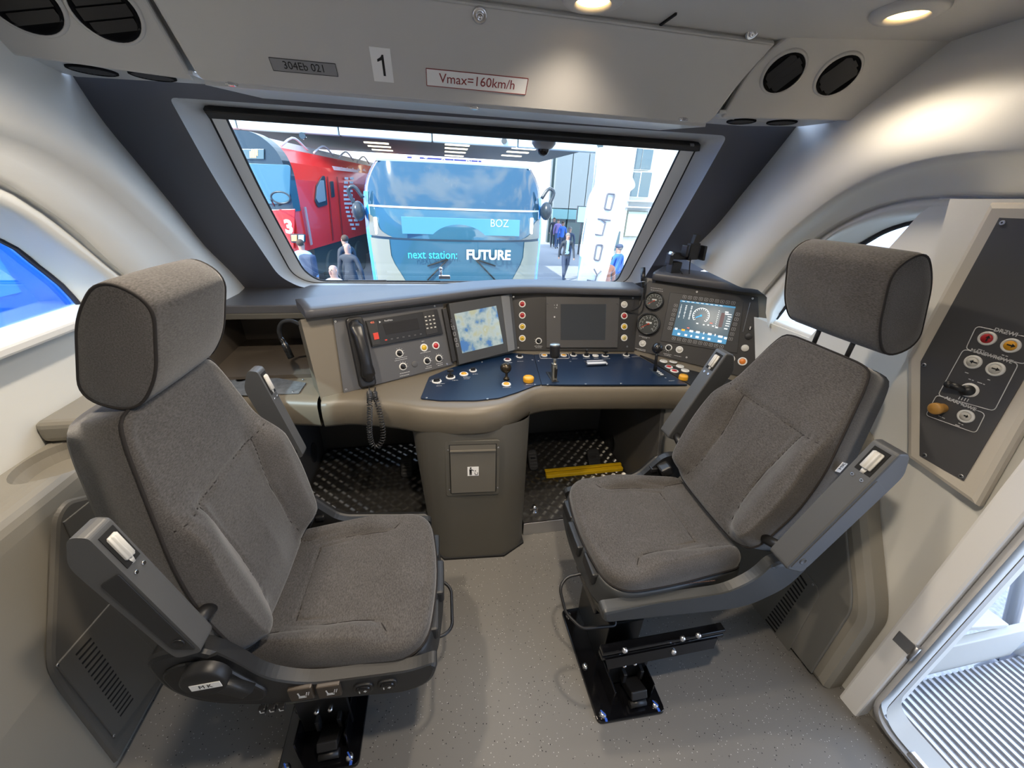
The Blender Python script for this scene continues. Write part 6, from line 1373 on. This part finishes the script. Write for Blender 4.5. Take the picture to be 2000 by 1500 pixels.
# ---- white office building on the right
WB = mat('facade_white', (.80, .79, .74), .6)
yo = 12.5
fb_ = thing('office_building', 'white office facade with tall dark windows on the far right', 'building', aY(1260, 540, yo) * 1)
xo0 = aY(1188, 400, yo).x; xo1 = aY(1420, 400, yo).x; zo = 9.0
k = MB(); k.box(((xo0 + xo1) / 2, yo + .6, (zo + GZ) / 2), (xo1 - xo0, .8, zo - GZ)); obj('wall_block', k, WB, fb_)
def ofc(name, x0, y0, x1, y1, dy, th, m):
    ym = (y0 + y1) / 2; a = aY(x0, ym, yo); b = aY(x1, ym, yo); a.z = aY((x0 + x1) / 2, y0, yo).z; b.z = aY((x0 + x1) / 2, y1, yo).z
    if name == 'pilaster': a.z = zo; b.z = GZ
    k = MB(); k.box(((a.x + b.x) / 2, yo + dy, (a.z + b.z) / 2), (abs(b.x - a.x), th, abs(a.z - b.z)), bev=.01); return obj(name, k, m, fb_)
WG = mat('office_glass', (.10, .15, .17), .06)
for x0, x1, y0, y1 in ((1236, 1255, 289, 330), (1256, 1276, 291, 331), (1230, 1250, 336, 384), (1252, 1272, 336, 385), (1198, 1211, 452, 490), (1196, 1206, 500, 545)):
    w = ofc('window', x0 - 1.5, y0 - 1.5, x1 + 1.5, y1 + 1.5, .16, .16, WB); ofc('pane', x0, y0, x1, y1, .07, .02, WG)
for x0, x1, y0, y1 in ((1226, 1262, 414, 462),): ofc('window', x0 - 2, y0 - 2, x1 + 2, y1 + 2, .16, .16, mat('frame_olive', (.3, .3, .22), .5)); ofc('pane', x0, y0, x1, y1, .07, .02, mat('blind_pale', (.55, .6, .52), .4))
for y in (392, 404): ofc('ledge', 1216, y, 1300, y + 3, .05, .25, mat('ledge_grey', (.45, .45, .43), .6))
for x in (1186, 1222, 1292): ofc('pilaster', x, 400, x + 5, 400.5, .1, .2, mat('pilaster', (.66, .65, .61), .6))
# ---- tall white flag banner
yfg = 9.0
fg = thing('flag_banner', 'tall white feather flag with thin dark letters in front of the office building', 'flag', aY(1170, 560, yfg))
FO = [(1166, 288), (1196, 288), (1205, 298), (1226, 332), (1238, 358), (1238, 366), (1228, 374), (1222, 400), (1212, 440), (1196, 500), (1178, 560), (1166, 640), (1120, 640), (1126, 552), (1136, 480), (1146, 400), (1150, 382), (1160, 362), (1164, 320)]
pts = [aY(px, py, yfg) for px, py in FO]
k = MB(); k.prism([p + V((0, .06 * math.sin(p.z * 2.3), 0)) for p in rpoly(pts, .05, 3)], (0, .012, 0)); obj('flag_cloth', k, mat('flag_white', (.80, .82, .86), .7), fg)
k = MB(); k.sm = True; k.tube([aY(1124, 640, yfg + .02) - V((.02, 0, 3)), aY(1124, 640, yfg + .02), aY(1140, 460, yfg + .02), aY(1160, 350, yfg + .02), aY(1166, 286, yfg + .02)], .02, 8); obj('pole', k, STEEL, fg)
LG = mat('flag_letters', (.13, .13, .15), .6)
def stroke(pts, closed=False):
    P_ = [aY(px, py, yfg) + V((0, -.07, 0)) for px, py in pts]; P_ = rpoly(P_, .03, 3) if closed else P_
    k = MB(); k.tube(P_, .021, 6, closed); obj('letter', k, LG, fg)
stroke(((1184, 378), (1198, 379), (1190, 410), (1178, 408)), True)
stroke(((1165, 427), (1190, 430))); stroke(((1174, 429), (1180, 434), (1174, 459), (1160, 457)))
stroke(((1163, 477), (1175, 478), (1168, 508), (1158, 506)), True)
stroke(((1158, 524), (1164, 536), (1172, 528))); stroke(((1164, 536), (1160, 549), (1145, 546)))
# ---- people
SKIN = mat('skin', (.50, .29, .21), .55); HAIRG = mat('hair_grey', (.22, .2, .18), .8); HAIRB = mat('hair_brown', (.07, .045, .03), .8); SHOE = mat('shoe', (.02, .018, .016), .5)
def person(loc, yaw, h, top, legs, label, hair=None, stride=0., arms=.05, group=None, shirt=None, bend=0.):
    """one skinned body: skeleton joints with radii, grown into a continuous surface"""
    t = thing('person', label, 'person', loc, yaw, group); s_ = h / 1.75
    J = [((0, 0, .95), .125, .10), ((0, 0, 1.12), .13, .10), ((0, .0, 1.30), .155, .11), ((0, 0, 1.44), .12, .09), ((0, .0, 1.50), .058, .058), ((0, .015, 1.57), .075, .085), ((0, .012, 1.66), .078, .098), ((0, .005, 1.735), .05, .06)]
    E_ = [(i, i + 1) for i in range(7)]
    for sg in (-1, 1):
        b = len(J); st = stride * sg
        J += [((sg * .09, 0, .90), .095, .10), ((sg * .095, st * .22, .50), .065, .07), ((sg * .095, st * .42 - (.10 if st < 0 else 0), .10), .045, .05), ((sg * .10, st * .42 + .07 - (.10 if st < 0 else 0), .04), .042, .035), ((sg * .105, st * .42 + .16 - (.08 if st < 0 else 0), .035), .035, .028)]
        E_ += [(0, b), (b, b + 1), (b + 1, b + 2), (b + 2, b + 3), (b + 3, b + 4)]
        b = len(J); a_ = -st
        J += [((sg * .19, 0, 1.41), .062, .062), ((sg * (.23 + arms), a_ * .10, 1.14), .048, .048), ((sg * (.23 + arms), a_ * .22 + .05, .90), .036, .036), ((sg * (.225 + arms), a_ * .26 + .07, .80), .034, .022)]
        E_ += [(3, b), (b, b + 1), (b + 1, b + 2), (b + 2, b + 3)]
    me = bpy.data.meshes.new('body'); me.from_pydata([V((x * s_, y * s_ + bend * max(0, z - .9), z * s_)) for (x, y, z), _, _ in J], E_, []); o = bpy.data.objects.new('body', me); COL.objects.link(o)
    md = o.modifiers.new('skin', 'SKIN'); 
    for v, (_, rx, ry_) in zip(me.skin_vertices[0].data, J): v.radius = (rx * s_, ry_ * s_)
    me.skin_vertices[0].data[0].use_root = True
    sb_ = o.modifiers.new('sub', 'SUBSURF'); sb_.levels = 2; sb_.render_levels = 2
    bpy.context.view_layer.update()
    m2 = bpy.data.meshes.new_from_object(o.evaluated_get(bpy.context.evaluated_depsgraph_get())); bpy.data.objects.remove(o); bpy.data.meshes.remove(me)
    for m in (top, legs, SKIN, SHOE, shirt or top): m2.materials.append(m)
    for p in m2.polygons:
        c = p.center / s_; q = 0
        if c.z > 1.50: q = 2
        elif c.z < .08: q = 3
        elif c.z < .93 and abs(c.x) < .22: q = 1
        elif c.z < .87 and abs(c.x) > .2: q = 2
        elif shirt and c.y > .05 and abs(c.x) < .06 and c.z > 1.0: q = 4
        p.material_index = q; p.use_smooth = True
    o = bpy.data.objects.new('body', m2); COL.objects.link(o); o.parent = t; WM[o.name] = WM[t.name]
    T = WM[t.name]; hy = bend * .7 * s_
    if hair:
        k = MB(); k.sm = True; k.sph(T @ V((0, -.012 + hy, 1.675 * s_)), .1 * s_, 14, (.86, 1.05, .85)); obj('hair', k, hair, t)
    k = MB(); k.sm = True; k.sph(T @ V((0, .105 * s_ + hy, 1.635 * s_)), .016 * s_, 8, (.8, 1.2, 1.4)); obj('nose', k, SKIN, t)
    for sg in (-1, 1):
        k = MB(); k.sm = True; k.sph(T @ V((sg * .032 * s_, .092 * s_ + hy, 1.66 * s_)), .010 * s_, 8); obj('eye', k, INK, t)
        k = MB(); k.sm = True; k.sph(T @ V((sg * .078 * s_, .01 + hy, 1.64 * s_)), .022 * s_, 8, (.4, .8, 1.3)); obj('ear', k, SKIN, t)
    k = MB(); k.box(T @ V((0, .098 * s_ + hy, 1.595 * s_)), (.045 * s_, .01, .008 * s_)); obj('mouth', k, mat('lips', (.35, .13, .11), .5), t)
    for sg in (-1, 1):
        for f_ in range(4):
            b0 = V((sg * (.225 + .05 + .0) * s_, 0, .80 * s_))
    return t
def stand(px, py, h=1.75):
    """ground point of someone whose head top is seen at this pixel"""
    r = ray(px, py); d = (GZ + h - CAM.z) / r.z; p = CAM + r * d; return (p.x, p.y, GZ)
SUIT = mat('suit_dark', (.035, .042, .055), .7); NAVYC = mat('cloth_navy', (.05, .07, .12), .8); BLUEC = mat('cloth_blue', (.05, .16, .55), .8); SHIRT = mat('shirt_blue', (.30, .52, .85), .8); PALE = mat('shirt_pale', (.7, .68, .72), .8); JEAN = mat('jeans', (.05, .09, .18), .8); PURP = mat('cloth_violet', (.28, .2, .45), .8)
person(stand(1110, 455), PI, 1.75, SUIT, NAVYC, 'man in a dark open suit walking towards the cab right of the blue locomotive', HAIRG, .55, .03, shirt=SHIRT)
pb = stand(586, 470); person(pb, -.3, 1.78, SHIRT, JEAN, 'person in a light blue shirt with a dark backpack at the left window corner', HAIRB, 0, .02)
k = MB(); k.box((pb[0] + .15, pb[1] - .2, GZ + 1.2), (.36, .26, .52), Mx.Rotation(-.3, 3, 'Z'), bev=.08, seg=3); bpk = obj('backpack', k, NAVYC); tag(bpk, 'dark navy backpack worn by the person in the light blue shirt', 'backpack')
person(stand(677, 478), -.4, 1.8, SUIT, SUIT, 'bald man in a dark suit seen from behind by the red locomotive', None, 0, .06)
person(stand(672, 459, 1.85), .9, 1.85, SUIT, SUIT, 'man with short hair in a dark jacket, left of the blue locomotive', HAIRB, 0, .03)
person(stand(646, 513), PI - .5, 1.72, PALE, JEAN, 'bald man in a pale shirt facing the cab below the red locomotive', None, .2, .02, bend=-.06)
pe = stand(1211, 478); person(pe, .5, 1.75, BLUEC, SUIT, 'person in a blue jacket and cap right of the white flag', HAIRG, .2, .02)
k = MB(); k.sm = True; k.sph((pe[0], pe[1], pe[2] + 1.70), .11, 14, (.95, 1.1, .7)); k.box((pe[0] - .05, pe[1] + .12, pe[2] + 1.70), (.15, .14, .02), bev=.008); tag(obj('cap', k, NAVYC), 'dark cap worn by the person in the blue jacket', 'cap')
person(stand(1191, 492), .2, 1.68, mat('cloth_rust', (.5, .2, .12), .8), SUIT, 'person in a rust coloured top just right of the white flag', HAIRB, .1, .02)
person(stand(1091, 428, 1.7), PI, 1.7, PURP, JEAN, 'person in violet in the distant group by the hall doors', HAIRB, .2, .02)
person(stand(1100, 432, 1.75), PI + .3, 1.75, BLUEC, NAVYC, 'person in a bright blue top in the distant group by the hall doors', HAIRB, .3, .02)
person(stand(1083, 425, 1.75), PI - .2, 1.75, SUIT, SUIT, 'person in black in the distant group next to the blue locomotive', HAIRB, .1, .02)
person(stand(1114, 443, 1.72), PI - .3, 1.72, NAVYC, JEAN, 'grey haired person in navy behind the walking man', HAIRG, .3, .02)
# ---- platform step outside the door, rails, boards
st = thing('platform_step', 'ribbed aluminium boarding step outside the open cab door', 'step', (1.9, .1, -.12))
zp = -.10
q = [aZ(1752, 1372, zp), aZ(1795, 1331, zp), aZ(1914, 1312, zp), aZ(2002, 1388, zp)]
x0 = 1.56; x1 = max(q[2].x, q[3].x) ; y1 = max(p.y for p in q)
k = MB(); k.box(((x0 + 2.55) / 2, y1 - .75, zp - .02), (2.55 - x0, 1.5, .04)); obj('step_plate', k, mat('step_alu', (.30, .30, .31), .4, .6), st)
k = MB(); n_ = 44
for i in range(30): k.box((x0 + .02 + i * .033, y1 - .75, zp + .004), (.013, 1.5, .010))
obj('ribs', k, mat('rib_alu', (.45, .45, .47), .3, .6), st, kind='stuff')
k = MB(); k.box(((x0 + 2.5) / 2, y1 + .03, zp + .09), (2.5 - x0 - .2, .03, .20), bev=.004); obj('kick_board', k, mat('board_white', (.50, .48, .43), .5), st)
k = MB(); k.box((2.02, y1 + .10, zp + .24), (.5, .12, .025), Mx.Rotation(.2, 3, 'Y'), bev=.004); obj('tread_board', k, MATS['board_white'], st)
hr = thing('handrail', 'grey metal tube handrail beside the boarding step', 'handrail', (2.4, .6, GZ))
RL = mat('galvanised', (.45, .46, .48), .4, .7)
u0 = aX(1953, 1296, 2.45); u1 = aX(1996, 1125, 2.45)
d_ = (u1 - u0).normalized()
k = MB(); k.sm = True; k.cyl(u0 - d_ * 1.0 * 0, u0 + d_ * 1.3, .024, n=14); obj('upright', k, RL, hr)
k = MB(); k.sm = True; k.cyl(aX(1915, 1310, 2.45), aX(2030, 1255, 2.45), .024, n=14); k.sph(u0, .034, 12); obj('cross_tube', k, RL, hr)
k = MB(); k.sm = True; k.cyl(u0, (u0.x, u0.y, GZ), .022, n=12); k.cyl((u0.x, u0.y, GZ), (u0.x, u0.y, GZ + .01), .06, n=16); obj('post', k, RL, hr)
k = MB(); k.box((2.5, y1 - .75, (zp + GZ) / 2 - .02), (.08, 1.4, -zp + (-GZ) - .25 + zp * 0)); k.bm.free()
for yy_ in (y1 - .1, y1 - 1.3):
    k = MB(); k.box((2.45, yy_, (zp - .04 + GZ) / 2), (.06, .06, zp - .04 - GZ)); obj('step_leg', k, RL, st)
